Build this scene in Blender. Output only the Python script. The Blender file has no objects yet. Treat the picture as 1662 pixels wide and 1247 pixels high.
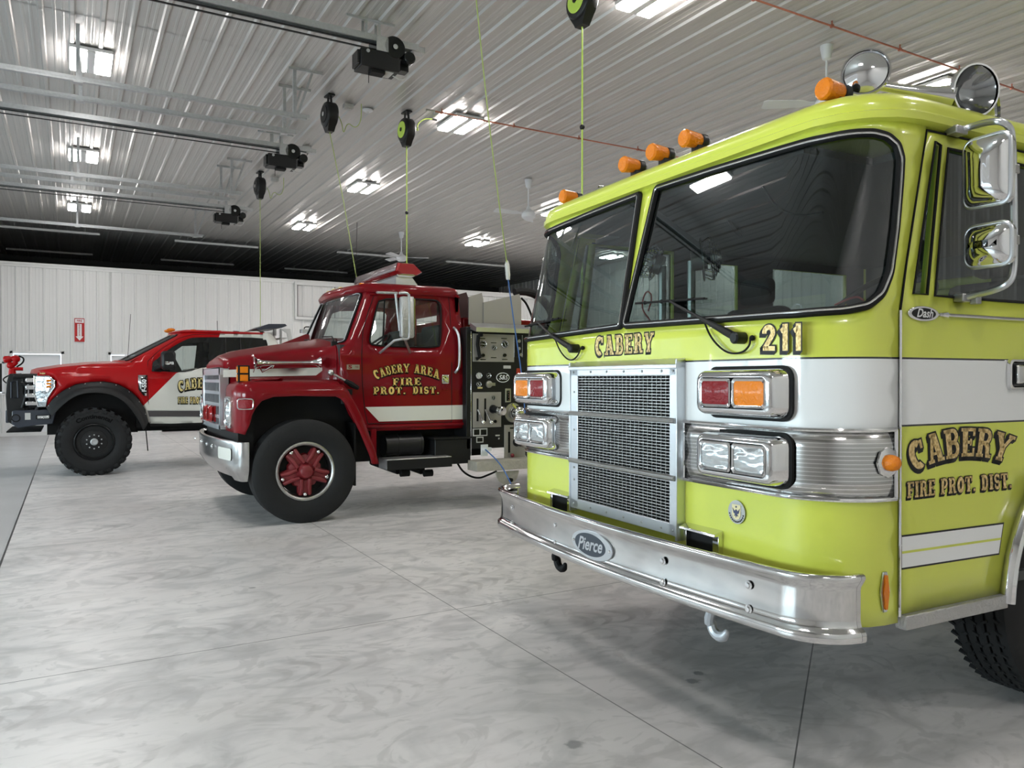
import bpy, bmesh, math, random
import numpy as np
from mathutils import Vector, Matrix
from mathutils.geometry import delaunay_2d_cdt
C = bpy.context.scene.collection
PI = math.pi
random.seed(7)
# ------------------------------------------------------------------ camera, world, exposure
W_, H_ = 1662., 1247.
FPX, CAMH, YAW, PIT = 1250., 1.47, math.radians(29.84), math.atan(8.5/1250)
cd = bpy.data.cameras.new('camera'); cam = bpy.data.objects.new('camera', cd); C.objects.link(cam)
cam.location = (0, 0, CAMH); cam.rotation_euler = (PI/2-PIT, 0, -YAW)
cd.sensor_fit = 'HORIZONTAL'; cd.sensor_width = 36; cd.lens = 36*FPX/W_; cd.clip_start = .05
sc = bpy.context.scene; sc.camera = cam
sc.view_settings.view_transform = 'Standard'; sc.view_settings.look = 'None'
sc.view_settings.exposure = 0.66; sc.view_settings.gamma = 1
wd = bpy.data.worlds.new('world'); sc.world = wd; wd.use_nodes = True
wd.node_tree.nodes['Background'].inputs[0].default_value = (.75, .87, 1, 1)
wd.node_tree.nodes['Background'].inputs[1].default_value = 2.2
try:
    sc.cycles.max_bounces = 8; sc.cycles.transparent_max_bounces = 16; sc.cycles.caustics_reflective = False
    sc.cycles.sample_clamp_indirect = 6; sc.cycles.use_denoising = True
except Exception: pass
LAMP = 46.0          # emission of the ceiling lamps' diffusers
DAY = 620.0          # daylight entering through each overhead door's window rows
for k, yd in enumerate((3.6, 8.3, 12.8, 17.7)):
    for j in range(4):
        ld = bpy.data.lights.new('daylight', 'AREA'); ld.shape = 'RECTANGLE'; ld.size = .74; ld.size_y = 1.72
        ld.energy = DAY*(1. if k == 0 else .35)*.25; ld.color = (.82, .89, 1)
        lo = bpy.data.objects.new('daylight', ld); C.objects.link(lo)
        lo.location = (-4.32, yd-1.365+.91*j, 1.52); lo.rotation_euler = Vector((1, 0, 0)).to_track_quat('-Z', 'Z').to_euler()
# ------------------------------------------------------------------ pixel -> place
CAM = np.array([0, 0, CAMH])
_f = np.array([math.sin(YAW)*math.cos(PIT), math.cos(YAW)*math.cos(PIT), -math.sin(PIT)])
_r = np.array([math.cos(YAW), -math.sin(YAW), 0.]); _u = np.cross(_r, _f)
class Frame:
    """local frame of a thing standing at (x, y) turned by deg; X/Y/Z = where a sight line meets a plane of that frame"""
    def __init__(s, x, y, deg=0):
        a = math.radians(deg); s.a = a; s.loc = (x, y, 0)
        s.o = np.array([x, y, 0.]); s.R = np.array([[math.cos(a), -math.sin(a), 0], [math.sin(a), math.cos(a), 0], [0, 0, 1.]])
    def pl(s, px, py, ax, v):
        r = s.R.T@(_f+_r*(px-W_/2)/FPX+_u*(H_/2-py)/FPX); c = s.R.T@(CAM-s.o)
        return Vector(c+r*(v-c[ax])/r[ax])
    def X(s, px, py, v): return s.pl(px, py, 0, v)
    def Y(s, px, py, v): return s.pl(px, py, 1, v)
    def Z(s, px, py, v): return s.pl(px, py, 2, v)
    def proj(s, p):
        d = s.R@np.array(p)+s.o-CAM; k = d@_f
        return np.array([W_/2+FPX*(d@_r)/k, H_/2-FPX*(d@_u)/k])
    def inv(s, fn, px, py, g):
        """parameters (a, b) at which the surface fn meets the sight line"""
        g = np.array(g, float); t = np.array([px, py])
        for _ in range(25):
            e = s.proj(fn(*g))-t
            J = np.array([(s.proj(fn(g[0]+1e-4, g[1]))-t-e)/1e-4, (s.proj(fn(g[0], g[1]+1e-4))-t-e)/1e-4]).T
            d = np.linalg.lstsq(J, -e, rcond=None)[0]
            d *= min(1, .25/max(1e-9, np.abs(d).max())); g += d
            if np.abs(d).max() < 1e-5: break
        return (g[0], g[1])
WF = Frame(0, 0); RF = Frame(1.4, 7.82)
# ------------------------------------------------------------------ materials
def nt(name):
    m = bpy.data.materials.new(name); m.use_nodes = True; n = m.node_tree.nodes
    return m, m.node_tree, n['Principled BSDF']
def mat(name, col, rough=.5, metal=0., coat=0., emit=None, es=0., bump=0., bscale=50., var=0., vscale=3., spec=.5, bx=(1, 1, 1)):
    m, t, p = nt(name)
    p.inputs['Base Color'].default_value = (*col, 1); p.inputs['Roughness'].default_value = rough
    p.inputs['Metallic'].default_value = metal; p.inputs['Coat Weight'].default_value = coat; p.inputs['Coat Roughness'].default_value = .04
    p.inputs['Specular IOR Level'].default_value = spec
    if emit: p.inputs['Emission Color'].default_value = (*emit, 1); p.inputs['Emission Strength'].default_value = es
    tc = t.nodes.new('ShaderNodeTexCoord'); mp = t.nodes.new('ShaderNodeMapping'); mp.inputs['Scale'].default_value = bx
    t.links.new(tc.outputs['Object'], mp.inputs['Vector'])
    if bump:
        no = t.nodes.new('ShaderNodeTexNoise'); no.inputs['Scale'].default_value = bscale; no.inputs['Detail'].default_value = 3
        b = t.nodes.new('ShaderNodeBump'); b.inputs['Strength'].default_value = bump; b.inputs['Distance'].default_value = .01
        t.links.new(mp.outputs[0], no.inputs['Vector']); t.links.new(no.outputs['Fac'], b.inputs['Height']); t.links.new(b.outputs[0], p.inputs['Normal'])
    if var:
        no = t.nodes.new('ShaderNodeTexNoise'); no.inputs['Scale'].default_value = vscale; no.inputs['Detail'].default_value = 5
        mx = t.nodes.new('ShaderNodeMix'); mx.data_type = 'RGBA'
        mx.inputs[6].default_value = (*[c*(1-var) for c in col], 1); mx.inputs[7].default_value = (*[min(1, c*(1+var)) for c in col], 1)
        t.links.new(mp.outputs[0], no.inputs['Vector']); t.links.new(no.outputs['Fac'], mx.inputs[0]); t.links.new(mx.outputs[2], p.inputs['Base Color'])
    return m
def math_node(t, op, a, b=None, c=None):
    n = t.nodes.new('ShaderNodeMath'); n.operation = op
    for i, v in enumerate((a, b, c)):
        if v is None: continue
        if isinstance(v, (int, float)): n.inputs[i].default_value = v
        else: t.links.new(v, n.inputs[i])
    return n.outputs[0]
def mixc(t, fac, a, b):
    n = t.nodes.new('ShaderNodeMix'); n.data_type = 'RGBA'
    if isinstance(fac, (int, float)): n.inputs[0].default_value = fac
    else: t.links.new(fac, n.inputs[0])
    for i, v in ((6, a), (7, b)):
        if isinstance(v, tuple): n.inputs[i].default_value = (*v, 1)
        else: t.links.new(v, n.inputs[i])
    return n.outputs[2]
def glass(name, tint, rough=0., ior=1.5, refl=1.):
    m = bpy.data.materials.new(name); m.use_nodes = True; t = m.node_tree; t.nodes.clear()
    o = t.nodes.new('ShaderNodeOutputMaterial'); mx = t.nodes.new('ShaderNodeMixShader')
    tr = t.nodes.new('ShaderNodeBsdfTransparent'); tr.inputs[0].default_value = (*tint, 1)
    gl = t.nodes.new('ShaderNodeBsdfGlossy'); gl.inputs['Roughness'].default_value = rough; gl.inputs[0].default_value = (.95*refl, .97*refl, refl, 1)
    ge = t.nodes.new('ShaderNodeNewGeometry'); fr = t.nodes.new('ShaderNodeFresnel')
    t.links.new(math_node(t, 'ADD', math_node(t, 'MULTIPLY', ge.outputs['Backfacing'], 1/ior-ior), ior), fr.inputs[0])
    f2 = math_node(t, 'MULTIPLY', fr.outputs[0], 1.7); f3 = math_node(t, 'MINIMUM', f2, 1.)
    t.links.new(f3, mx.inputs[0]); t.links.new(tr.outputs[0], mx.inputs[1]); t.links.new(gl.outputs[0], mx.inputs[2]); t.links.new(mx.outputs[0], o.inputs[0])
    return m
def paint_bands(name, base, bands, rough=.12, coat=.6):
    """car paint whose colour changes at real stripe heights: bands = [(z0, z1, colour)]"""
    m, t, p = nt(name); p.inputs['Roughness'].default_value = rough+.15; p.inputs['Coat Weight'].default_value = coat; p.inputs['Coat Roughness'].default_value = .03
    tc = t.nodes.new('ShaderNodeTexCoord'); sp = t.nodes.new('ShaderNodeSeparateXYZ'); t.links.new(tc.outputs['Object'], sp.inputs[0])
    cur = base
    for z0, z1, col in bands:
        a = math_node(t, 'GREATER_THAN', sp.outputs[2], z0); b = math_node(t, 'LESS_THAN', sp.outputs[2], z1)
        cur = mixc(t, math_node(t, 'MULTIPLY', a, b), cur, col)
    if isinstance(cur, tuple): p.inputs['Base Color'].default_value = (*cur, 1)
    else: t.links.new(cur, p.inputs['Base Color'])
    return m
LIME = (.60, .66, .085); WHITE = (.78, .80, .80); INK = (.012, .012, .013)
M = {}
M['lime'] = mat('lime_paint', LIME, .28, coat=.6)
M['lime_band'] = paint_bands('lime_cab_paint', LIME, [(1.288, 1.545, WHITE), (1.542, 1.549, INK)])
M['lime_door'] = paint_bands('lime_door_paint', LIME, [(1.297, 1.545, WHITE), (1.542, 1.549, INK), (1.294, 1.301, INK)])
M['white'] = mat('white_paint', WHITE, .3, coat=.4)
M['offwhite'] = mat('off_white_paint', (.66, .66, .60), .35, coat=.3)
M['red'] = mat('deep_red_paint', (.17, .004, .008), .35, coat=.4, spec=.05)
M['redhub'] = mat('dull_red_paint', (.17, .012, .016), .45, bump=.2, bscale=20)
M['pred'] = mat('bright_red_paint', (.38, .006, .008), .35, coat=.4, spec=.05)
M['chrome'] = mat('chrome', (.78, .78, .79), .06, 1, var=.06, vscale=4)
M['bumperchrome'] = mat('worn_chrome', (.66, .66, .66), .1, 1, bump=.04, bscale=7, var=.12, vscale=9)
M['steel'] = mat('brushed_steel', (.42, .42, .41), .34, 1, bump=.05, bscale=60, bx=(1, 1, 8))
M['dullchrome'] = mat('dull_chrome', (.52, .52, .52), .2, 1)
M['platesteel'] = mat('dull_plate', (.34, .325, .30), .45, .35)
M['alu'] = mat('aluminium', (.60, .62, .65), .32, 1, bump=.03, bscale=80)
M['galv'] = mat('galvanised_steel', (.50, .52, .53), .38, .85, var=.2, vscale=30)
M['tread_plate'] = mat('tread_plate', (.50, .50, .50), .35, .9, bump=.9, bscale=55, bx=(1, 2.2, 1))
M['sandplate'] = mat('gritty_plate', (.42, .40, .34), .7, .2, bump=.6, bscale=70, var=.25, vscale=18)
M['black'] = mat('black_rubber', (.006, .006, .006), .6, spec=.2)
M['satin'] = mat('satin_black', (.009, .0095, .010), .4, spec=.3)
M['gloss'] = mat('gloss_black', (.006, .007, .007), .25, spec=.35)
M['navy'] = mat('blue_black_steel', (.022, .028, .042), .4)
M['tyre'] = mat('tyre_rubber', (.013, .0135, .014), .65, spec=.25, bump=.15, bscale=40, var=.15, vscale=8)
M['tyretext'] = mat('tyre_lettering', (.002, .002, .002), .5, spec=.1)
M['cloth'] = mat('dark_upholstery', (.03, .033, .034), .8)
M['dash'] = mat('dark_dash', (.045, .05, .05), .5)
M['amber'] = mat('amber_lens', (.72, .20, .005), .2, coat=.25, spec=.25, bump=.6, bscale=90)
M['redlens'] = mat('red_lens', (.20, .004, .008), .2, coat=.25, spec=.2, bump=.6, bscale=60)
M['redplastic'] = mat('red_dome', (.30, .008, .01), .12, coat=.5)
M['copper'] = mat('copper_pipe', (.50, .19, .13), .35, .8, var=.3, vscale=14)
M['hose'] = mat('lime_hose', (.50, .68, .10), .45)
M['cordgreen'] = mat('pale_green_cord', (.36, .45, .12), .5)
M['blue'] = mat('blue_cable', (.04, .12, .33), .5)
M['clearplug'] = mat('clear_plug', (.6, .6, .56), .3)
M['label'] = mat('printed_label', (.5, .5, .48), .5)
M['cream'] = mat('gold_leaf_plain', (.72, .50, .14), .4)
M['creamp'] = mat('pale_gold', (.70, .58, .24), .4)
M['lamp'] = mat('lamp_diffuser', (.9, .9, .9), .5, emit=(1, .96, .935), es=LAMP)
M['lampbody'] = mat('lamp_housing', (.6, .6, .6), .4)
M['tube'] = mat('unlit_tube', (.55, .56, .56), .4)
M['fan'] = mat('fan_white', (.62, .64, .66), .4)
M['glassd'] = glass('cab_glass', (.40, .47, .46), 0)
M['glassc'] = glass('clear_glass', (.78, .83, .81), 0)
M['glassb'] = mat('tinted_glass', (.006, .007, .007), .05, coat=.5)
M['doorgrey'] = mat('interior_door_white', (.78, .79, .81), .45)
def m_gold():
    m, t, p = nt('engine_turned_gold'); p.inputs['Metallic'].default_value = .55; p.inputs['Roughness'].default_value = .38
    tc = t.nodes.new('ShaderNodeTexCoord'); v = t.nodes.new('ShaderNodeTexVoronoi'); v.inputs['Scale'].default_value = 85
    t.links.new(tc.outputs['Object'], v.inputs['Vector'])
    r = t.nodes.new('ShaderNodeValToRGB'); e = r.color_ramp.elements
    e[0].color = (.40, .24, .06, 1); e[1].color = (.85, .66, .32, 1); e[1].position = .8
    t.links.new(v.outputs['Distance'], r.inputs[0]); t.links.new(r.outputs[0], p.inputs['Base Color'])
    b = t.nodes.new('ShaderNodeBump'); b.inputs['Strength'].default_value = .5; b.inputs['Distance'].default_value = .004
    t.links.new(v.outputs['Distance'], b.inputs['Height']); t.links.new(b.outputs[0], p.inputs['Normal'])
    return m
M['gold'] = m_gold()
def m_flute():
    m, t, p = nt('fluted_stainless'); p.inputs['Metallic'].default_value = 1; p.inputs['Roughness'].default_value = .16; p.inputs['Base Color'].default_value = (.60, .60, .58, 1)
    tc = t.nodes.new('ShaderNodeTexCoord'); sp = t.nodes.new('ShaderNodeSeparateXYZ'); t.links.new(tc.outputs['Object'], sp.inputs[0])
    s = math_node(t, 'PINGPONG', math_node(t, 'MULTIPLY', sp.outputs[2], 1.), .0075)
    k = math_node(t, 'GREATER_THAN', s, .0055)
    b = t.nodes.new('ShaderNodeBump'); b.inputs['Strength'].default_value = .6; b.inputs['Distance'].default_value = .003
    t.links.new(math_node(t, 'MULTIPLY', k, 1.), b.inputs['Height']); t.links.new(b.outputs[0], p.inputs['Normal'])
    t.links.new(mixc(t, k, (.46, .46, .45), (.74, .74, .74)), p.inputs['Base Color'])
    return m
M['flute'] = m_flute()
def m_lens():
    m, t, p = nt('headlamp_lens'); p.inputs['Metallic'].default_value = .85; p.inputs['Roughness'].default_value = .15; p.inputs['Coat Weight'].default_value = .6
    tc = t.nodes.new('ShaderNodeTexCoord'); n = t.nodes.new('ShaderNodeTexNoise'); n.inputs['Scale'].default_value = 13; n.inputs['Detail'].default_value = 1
    mp = t.nodes.new('ShaderNodeMapping'); mp.inputs['Scale'].default_value = (1, .8, 2); t.links.new(tc.outputs['Object'], mp.inputs[0]); t.links.new(mp.outputs[0], n.inputs['Vector'])
    b = t.nodes.new('ShaderNodeBump'); b.inputs['Strength'].default_value = .8; b.inputs['Distance'].default_value = .02
    t.links.new(n.outputs['Fac'], b.inputs['Height']); t.links.new(b.outputs[0], p.inputs['Normal'])
    p.inputs['Base Color'].default_value = (.62, .65, .66, 1)
    return m
M['lens'] = m_lens()
M['lensdark'] = mat('dark_reflector', (.30, .31, .32), .12, .95, bump=.5, bscale=9)
M['smoky'] = mat('smoky_front_lens', (.20, .15, .15), .25, coat=.4)
def m_floor():
    m, t, p = nt('trowelled_concrete'); L = t.links.new
    tc = t.nodes.new('ShaderNodeTexCoord'); O = tc.outputs['Object']; sp = t.nodes.new('ShaderNodeSeparateXYZ'); L(O, sp.inputs[0]); X, Y = sp.outputs[0], sp.outputs[1]
    def noise(scale, detail=4, sc_=(1, 1, 1), dist=0., vec=None):
        mp = t.nodes.new('ShaderNodeMapping'); mp.inputs['Scale'].default_value = sc_; L(vec or O, mp.inputs[0])
        n = t.nodes.new('ShaderNodeTexNoise'); n.inputs['Scale'].default_value = scale; n.inputs['Detail'].default_value = detail; n.inputs['Distortion'].default_value = dist; L(mp.outputs[0], n.inputs['Vector']); return n.outputs['Fac']
    def ramp(f, a, b):
        r = t.nodes.new('ShaderNodeMapRange'); r.inputs[1].default_value = a; r.inputs[2].default_value = b; r.clamp = True; L(f, r.inputs[0]); return r.outputs[0]
    c = mixc(t, ramp(noise(.55, 5), .35, .68), (.575, .552, .54), (.75, .722, .705))
    sw = ramp(noise(1.15, 6, (1, 1.5, 1), 2.6), .47, .66)                      # trowel swirls
    c = mixc(t, math_node(t, 'MULTIPLY', sw, .56), c, (.34, .34, .34))
    sw2 = ramp(noise(2.4, 3, (1, 1.2, 1), 4.), .55, .62)
    c = mixc(t, math_node(t, 'MULTIPLY', sw2, .44), c, (.40, .39, .38))
    c = mixc(t, math_node(t, 'MULTIPLY', ramp(noise(.8, 2, (.6, 1, 1)), .56, .72), .25), c, (.50, .46, .42))
    # tyre tracks: chevrons repeated along lanes that run in from the doors
    wob = math_node(t, 'MULTIPLY', math_node(t, 'SUBTRACT', noise(1.1, 2), .5), .5); wob2 = math_node(t, 'MULTIPLY', noise(5., 3), .10); gate = ramp(noise(.9, 3, (1.4, 1, 1)), .46, .60); fine = ramp(noise(9, 3), .30, .60)
    for (lx, lw, per, strg, sl) in ((3.95, .17, .075, .62, .02), (4.75, .15, .07, .50, -.05), (5.35, .16, .08, .45, .05), (3.30, .14, .065, .35, -.10), (2.55, .16, .07, .40, .1), (6.3, .2, .09, .5, .0), (7.3, .16, .08, .4, .04), (8.6, .2, .09, .5, 0.), (9.6, .22, .1, .4, -.03), (11.6, .25, .1, .4, .0)):
        d = math_node(t, 'ABSOLUTE', math_node(t, 'SUBTRACT', math_node(t, 'ADD', math_node(t, 'ADD', Y, math_node(t, 'MULTIPLY', X, sl)), wob), lx))
        inl = ramp(d, lw, lw-.05)
        ch = math_node(t, 'PINGPONG', math_node(t, 'ADD', math_node(t, 'ADD', X, math_node(t, 'MULTIPLY', math_node(t, 'POWER', d, 2.), 6.)), wob2), per)
        k = math_node(t, 'MULTIPLY', math_node(t, 'MULTIPLY', inl, ramp(fine, -.6, 1.)), math_node(t, 'MULTIPLY', ramp(ch, per*.52, per*.72), gate))
        c = mixc(t, math_node(t, 'MULTIPLY', k, strg*.8), c, (.24, .225, .22))
    c = mixc(t, math_node(t, 'MULTIPLY', ramp(noise(3.4, 4, (.55, 1.6, 1), 1.6), .53, .66), .26), c, (.38, .36, .35))
    c = mixc(t, math_node(t, 'MULTIPLY', ramp(noise(7.5, 3, (.5, 1.8, 1), 1.2), .55, .68), .22), c, (.36, .35, .34))
    sp_ = ramp(noise(6, 2), .76, .80); c = mixc(t, math_node(t, 'MULTIPLY', sp_, .5), c, (.12, .12, .12))
    c = mixc(t, math_node(t, 'MULTIPLY', ramp(noise(.9, 1, (1, 1, 1)), .72, .78), .5), c, (.2, .19, .19))
    # oil spots
    for (ox, oy, r) in ((1.02, 2.33, .035), (1.14, 2.16, .03), (1.32, 2.12, .05), (.98, 2.13, .02), (1.75, 2.55, .045), (2.62, 2.8, .04), (2.72, 2.86, .035), (1.1, 5.6, .03)):
        dd = math_node(t, 'SQRT', math_node(t, 'ADD', math_node(t, 'POWER', math_node(t, 'SUBTRACT', X, ox), 2), math_node(t, 'POWER', math_node(t, 'MULTIPLY', math_node(t, 'SUBTRACT', Y, oy), 1.1), 2)))
        dd = math_node(t, 'ADD', dd, math_node(t, 'MULTIPLY', math_node(t, 'SUBTRACT', noise(22, 2), .5), .06))
        c = mixc(t, math_node(t, 'MULTIPLY', ramp(dd, r, r*.6), .6), c, (.11, .11, .115))
    def line(v, at, w=.0035):
        return math_node(t, 'LESS_THAN', math_node(t, 'ABSOLUTE', math_node(t, 'SUBTRACT', v, at)), w)
    jl = None
    dg = math_node(t, 'SUBTRACT', Y, math_node(t, 'MULTIPLY', X, .73))
    dg2 = math_node(t, 'LESS_THAN', math_node(t, 'ABSOLUTE', math_node(t, 'SUBTRACT', math_node(t, 'SUBTRACT', Y, math_node(t, 'MULTIPLY', X, .73)), .26)), .004)
    for l in [line(X, x) for x in (2.13, 4.9, 7.7, 10.6)]+[line(Y, y, .004) for y in (4.43, 1.2, 7.9, 11.3, 14.8, 18.3, 21.5)]+[dg2]:
        jl = l if jl is None else math_node(t, 'MAXIMUM', jl, l)
    c = mixc(t, math_node(t, 'MULTIPLY', jl, .85), c, (.09, .09, .09))
    # speckled apron along the doors
    ap = math_node(t, 'LESS_THAN', X, -.485)
    vor = noise(160, 2); c = mixc(t, ap, c, mixc(t, ramp(vor, .4, .6), (.27, .27, .275), (.56, .555, .55)))
    c = mixc(t, line(X, -.485, .008), c, (.02, .02, .02))
    L(c, p.inputs['Base Color'])
    rr = t.nodes.new('ShaderNodeMapRange'); rr.inputs[3].default_value = .24; rr.inputs[4].default_value = .48; L(noise(1.6, 4), rr.inputs[0]); L(rr.outputs[0], p.inputs['Roughness'])
    b = t.nodes.new('ShaderNodeBump'); b.inputs['Strength'].default_value = .12; b.inputs['Distance'].default_value = .004; L(noise(14, 4), b.inputs['Height']); L(b.outputs[0], p.inputs['Normal'])
    return m
M['floor'] = m_floor()
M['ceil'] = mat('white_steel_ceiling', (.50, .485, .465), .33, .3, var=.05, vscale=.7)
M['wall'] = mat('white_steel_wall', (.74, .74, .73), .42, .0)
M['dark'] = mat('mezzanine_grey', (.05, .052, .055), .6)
M['outside'] = mat('outdoor_pavement', (.5, .5, .5), .8)
# ------------------------------------------------------------------ mesh helpers
def frame_of(d):
    d = Vector(d).normalized(); a = Vector((0, 0, 1)) if abs(d.z) < .9 else Vector((1, 0, 0))
    e1 = d.cross(a).normalized(); return d, e1, d.cross(e1).normalized()
class B:
    def __init__(s): s.v = []; s.f = []; s.m = []
    def add(s, vs, fs, m=0):
        o = len(s.v); s.v += [tuple(v) for v in vs]; s.f += [tuple(i+o for i in f) for f in fs]; s.m += [m]*len(fs); return s
    def box(s, c, d, m=0, rot=None, taper=None):
        x, y, z = (k/2 for k in d); vs = []
        for sz in (-1, 1):
            k = 1 if (sz < 0 or not taper) else taper
            for sx, sy in ((-1, -1), (1, -1), (1, 1), (-1, 1)): vs.append(Vector((sx*x*k, sy*y*k, sz*z)))
        if rot: vs = [rot@v for v in vs]
        c = Vector(c)
        return s.add([v+c for v in vs], [(3, 2, 1, 0), (4, 5, 6, 7), (0, 1, 5, 4), (1, 2, 6, 5), (2, 3, 7, 6), (3, 0, 4, 7)], m)
    def bb(s, x0, x1, y0, y1, z0, z1, m=0):
        return s.box(((x0+x1)/2, (y0+y1)/2, (z0+z1)/2), (abs(x1-x0), abs(y1-y0), abs(z1-z0)), m)
    def lathe(s, o, d, prof, n=24, m=0, closed=False, caps=True):
        o = Vector(o); d, e1, e2 = frame_of(d); vs = []; fs = []
        for t, r in prof:
            for k in range(n):
                a = 2*PI*k/n; vs.append(o+d*t+(e1*math.cos(a)+e2*math.sin(a))*r)
        L = len(prof)
        for i in range(L if closed else L-1):
            j = (i+1) % L
            for k in range(n): fs.append((i*n+k, i*n+(k+1) % n, j*n+(k+1) % n, j*n+k))
        if not closed and caps:
            if prof[0][1] > 1e-5: fs.append(tuple(range(n))[::-1])
            if prof[-1][1] > 1e-5: fs.append(tuple((L-1)*n+k for k in range(n)))
        return s.add(vs, fs, m)
    def cyl(s, a, b, r, r2=None, n=16, m=0):
        a, b = Vector(a), Vector(b); return s.lathe(a, b-a, [(0, r), ((b-a).length, r if r2 is None else r2)], n, m)
    def sph(s, c, r, n=14, m=0, sq=(1, 1, 1)):
        vs = []; fs = []; R = n//2
        for i in range(R+1):
            th = PI*i/R
            for k in range(n): a = 2*PI*k/n; vs.append((c[0]+r*sq[0]*math.sin(th)*math.cos(a), c[1]+r*sq[1]*math.sin(th)*math.sin(a), c[2]+r*sq[2]*math.cos(th)))
        for i in range(R):
            for k in range(n): fs.append((i*n+k, (i+1)*n+k, (i+1)*n+(k+1) % n, i*n+(k+1) % n))
        return s.add(vs, fs, m)
    def tube(s, pts, r, n=8, closed=False, m=0, flat=1.):
        P = [Vector(p) for p in pts]; N = len(P); vs = []; fs = []; e = None
        for i in range(N):
            a = P[(i-1) % N] if (closed or i) else P[0]; b = P[(i+1) % N] if (closed or i < N-1) else P[-1]
            d = (b-a).normalized()
            if e is None: _, e, _ = frame_of(d)
            e = (e-d*e.dot(d)); e = e.normalized() if e.length > 1e-6 else frame_of(d)[1]
            g = d.cross(e); rr = r[i] if isinstance(r, (list, tuple)) else r
            for k in range(n):
                q = 2*PI*k/n; vs.append(P[i]+(e*math.cos(q)+g*math.sin(q)*flat)*rr)
        for i in range(N if closed else N-1):
            j = (i+1) % N
            for k in range(n): fs.append((i*n+k, i*n+(k+1) % n, j*n+(k+1) % n, j*n+k))
        if not closed: fs += [tuple(range(n))[::-1], tuple((N-1)*n+k for k in range(n))]
        return s.add(vs, fs, m)
    def prism(s, poly, fn, d0, d1, m=0):
        n = len(poly); vs = [fn(a, b, d0) for a, b in poly]+[fn(a, b, d1) for a, b in poly]
        return s.add(vs, [tuple(range(n))[::-1], tuple(range(n, 2*n))]+[(i, (i+1) % n, n+(i+1) % n, n+i) for i in range(n)], m)
    def grid(s, fn, us, vs_, m=0, cu=False):
        nu, nv = len(us), len(vs_); vs = [fn(u, v) for u in us for v in vs_]; fs = []
        for i in range(nu if cu else nu-1):
            for j in range(nv-1): a = i*nv+j; b = ((i+1) % nu)*nv+j; fs.append((a, b, b+1, a+1))
        return s.add(vs, fs, m)
    def loft(s, secs, m=0, caps=True, closed=True):
        n = len(secs[0]); vs = [p for q in secs for p in q]; fs = []
        for i in range(len(secs)-1):
            for k in range(n if closed else n-1): fs.append((i*n+k, i*n+(k+1) % n, (i+1)*n+(k+1) % n, (i+1)*n+k))
        if caps: fs += [tuple(range(n))[::-1], tuple((len(secs)-1)*n+k for k in range(n))]
        return s.add(vs, fs, m)
    def sheet(s, outer, holes, fn, step=.08, m=0, cuts=(), mf=None):
        """flat outline with holes in (a, b), meshed finely and laid onto the surface fn(a, b)"""
        loops = [outer]+list(holes); co = []; ed = []
        for L in loops:
            L = densify(L, step); o = len(co); co += [Vector(p) for p in L]; ed += [(o+i, o+(i+1) % len(L)) for i in range(len(L))]
        for L in cuts:
            L = densify_open(L, step); o = len(co); co += [Vector(p) for p in L]; ed += [(o+i, o+i+1) for i in range(len(L)-1)]
        x0 = min(p[0] for p in outer); x1 = max(p[0] for p in outer); y0 = min(p[1] for p in outer); y1 = max(p[1] for p in outer)
        nx = max(1, int((x1-x0)/step)); ny = max(1, int((y1-y0)/step))
        for i in range(nx+1):
            for j in range(ny+1):
                q = (x0+(x1-x0)*(i+.5*(j % 2))/nx, y0+(y1-y0)*j/ny)
                if inpoly(q, outer) and not any(inpoly(q, h) for h in holes) and min(dist_loop(q, L) for L in loops) > step*.35: co.append(Vector(q))
        vs, _, fs, *_r2 = delaunay_2d_cdt(co, ed, [], 0, 1e-6)
        keep = []
        for f in fs:
            c = sum((vs[i] for i in f), Vector((0, 0)))/len(f)
            if inpoly(c, outer) and not any(inpoly(c, h) for h in holes):
                p, q, r = (vs[i] for i in f[:3]); keep.append(tuple(f) if (q-p).cross(r-p) > 0 else tuple(f)[::-1])
        s.add([fn(v[0], v[1]) for v in vs], keep, m)
        if mf: s.m[-len(keep):] = [mf(sum((vs[i] for i in f), Vector((0, 0)))/len(f)) for f in keep]
        return s
    def mirror(s, yc, x=None):
        """append a mirrored copy about the plane y = yc"""
        o = len(s.v); s.v += [(a, 2*yc-b, c) for a, b, c in s.v]; s.f += [tuple(i+o for i in f[::-1]) for f in list(s.f)]; s.m += list(s.m); return s
    def build(s, name, mats, parent=None, loc=None, solid=0, off=1, bevel=0, seg=2, angle=35, props=None, recalc=True, mir=None):
        if mir is not None:
            kk = dict(parent=parent, loc=loc, solid=solid, off=off, bevel=bevel, seg=seg, angle=angle, props=props, recalc=recalc)
            t = B(); t.v = [(a, 2*mir-c, d) for a, c, d in s.v]; t.f = [f[::-1] for f in s.f]; t.m = list(s.m); t.build(name, mats, **kk)
        me = bpy.data.meshes.new(name)
        V = s.v if loc is None else [(a-loc[0], b-loc[1], c-loc[2]) for a, b, c in s.v]
        me.from_pydata([tuple(v) for v in V], [], s.f)
        for mm in (mats if isinstance(mats, (list, tuple)) else [mats]): me.materials.append(M[mm] if isinstance(mm, str) else mm)
        me.polygons.foreach_set('material_index', s.m); me.polygons.foreach_set('use_smooth', [True]*len(s.f))
        bm = bmesh.new(); bm.from_mesh(me); bmesh.ops.remove_doubles(bm, verts=bm.verts, dist=1e-6); recalc and not solid and bmesh.ops.recalc_face_normals(bm, faces=bm.faces); bm.to_mesh(me); bm.free()
        me.set_sharp_from_angle(angle=math.radians(angle))
        o = bpy.data.objects.new(name, me); C.objects.link(o)
        if loc is not None: o.location = loc
        if parent: o.parent = parent
        if solid: q = o.modifiers.new('thickness', 'SOLIDIFY'); q.thickness = solid; q.offset = off
        if bevel:
            q = o.modifiers.new('edge', 'BEVEL'); q.width = bevel; q.segments = seg; q.limit_method = 'ANGLE'; q.angle_limit = math.radians(40); q.harden_normals = False
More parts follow.
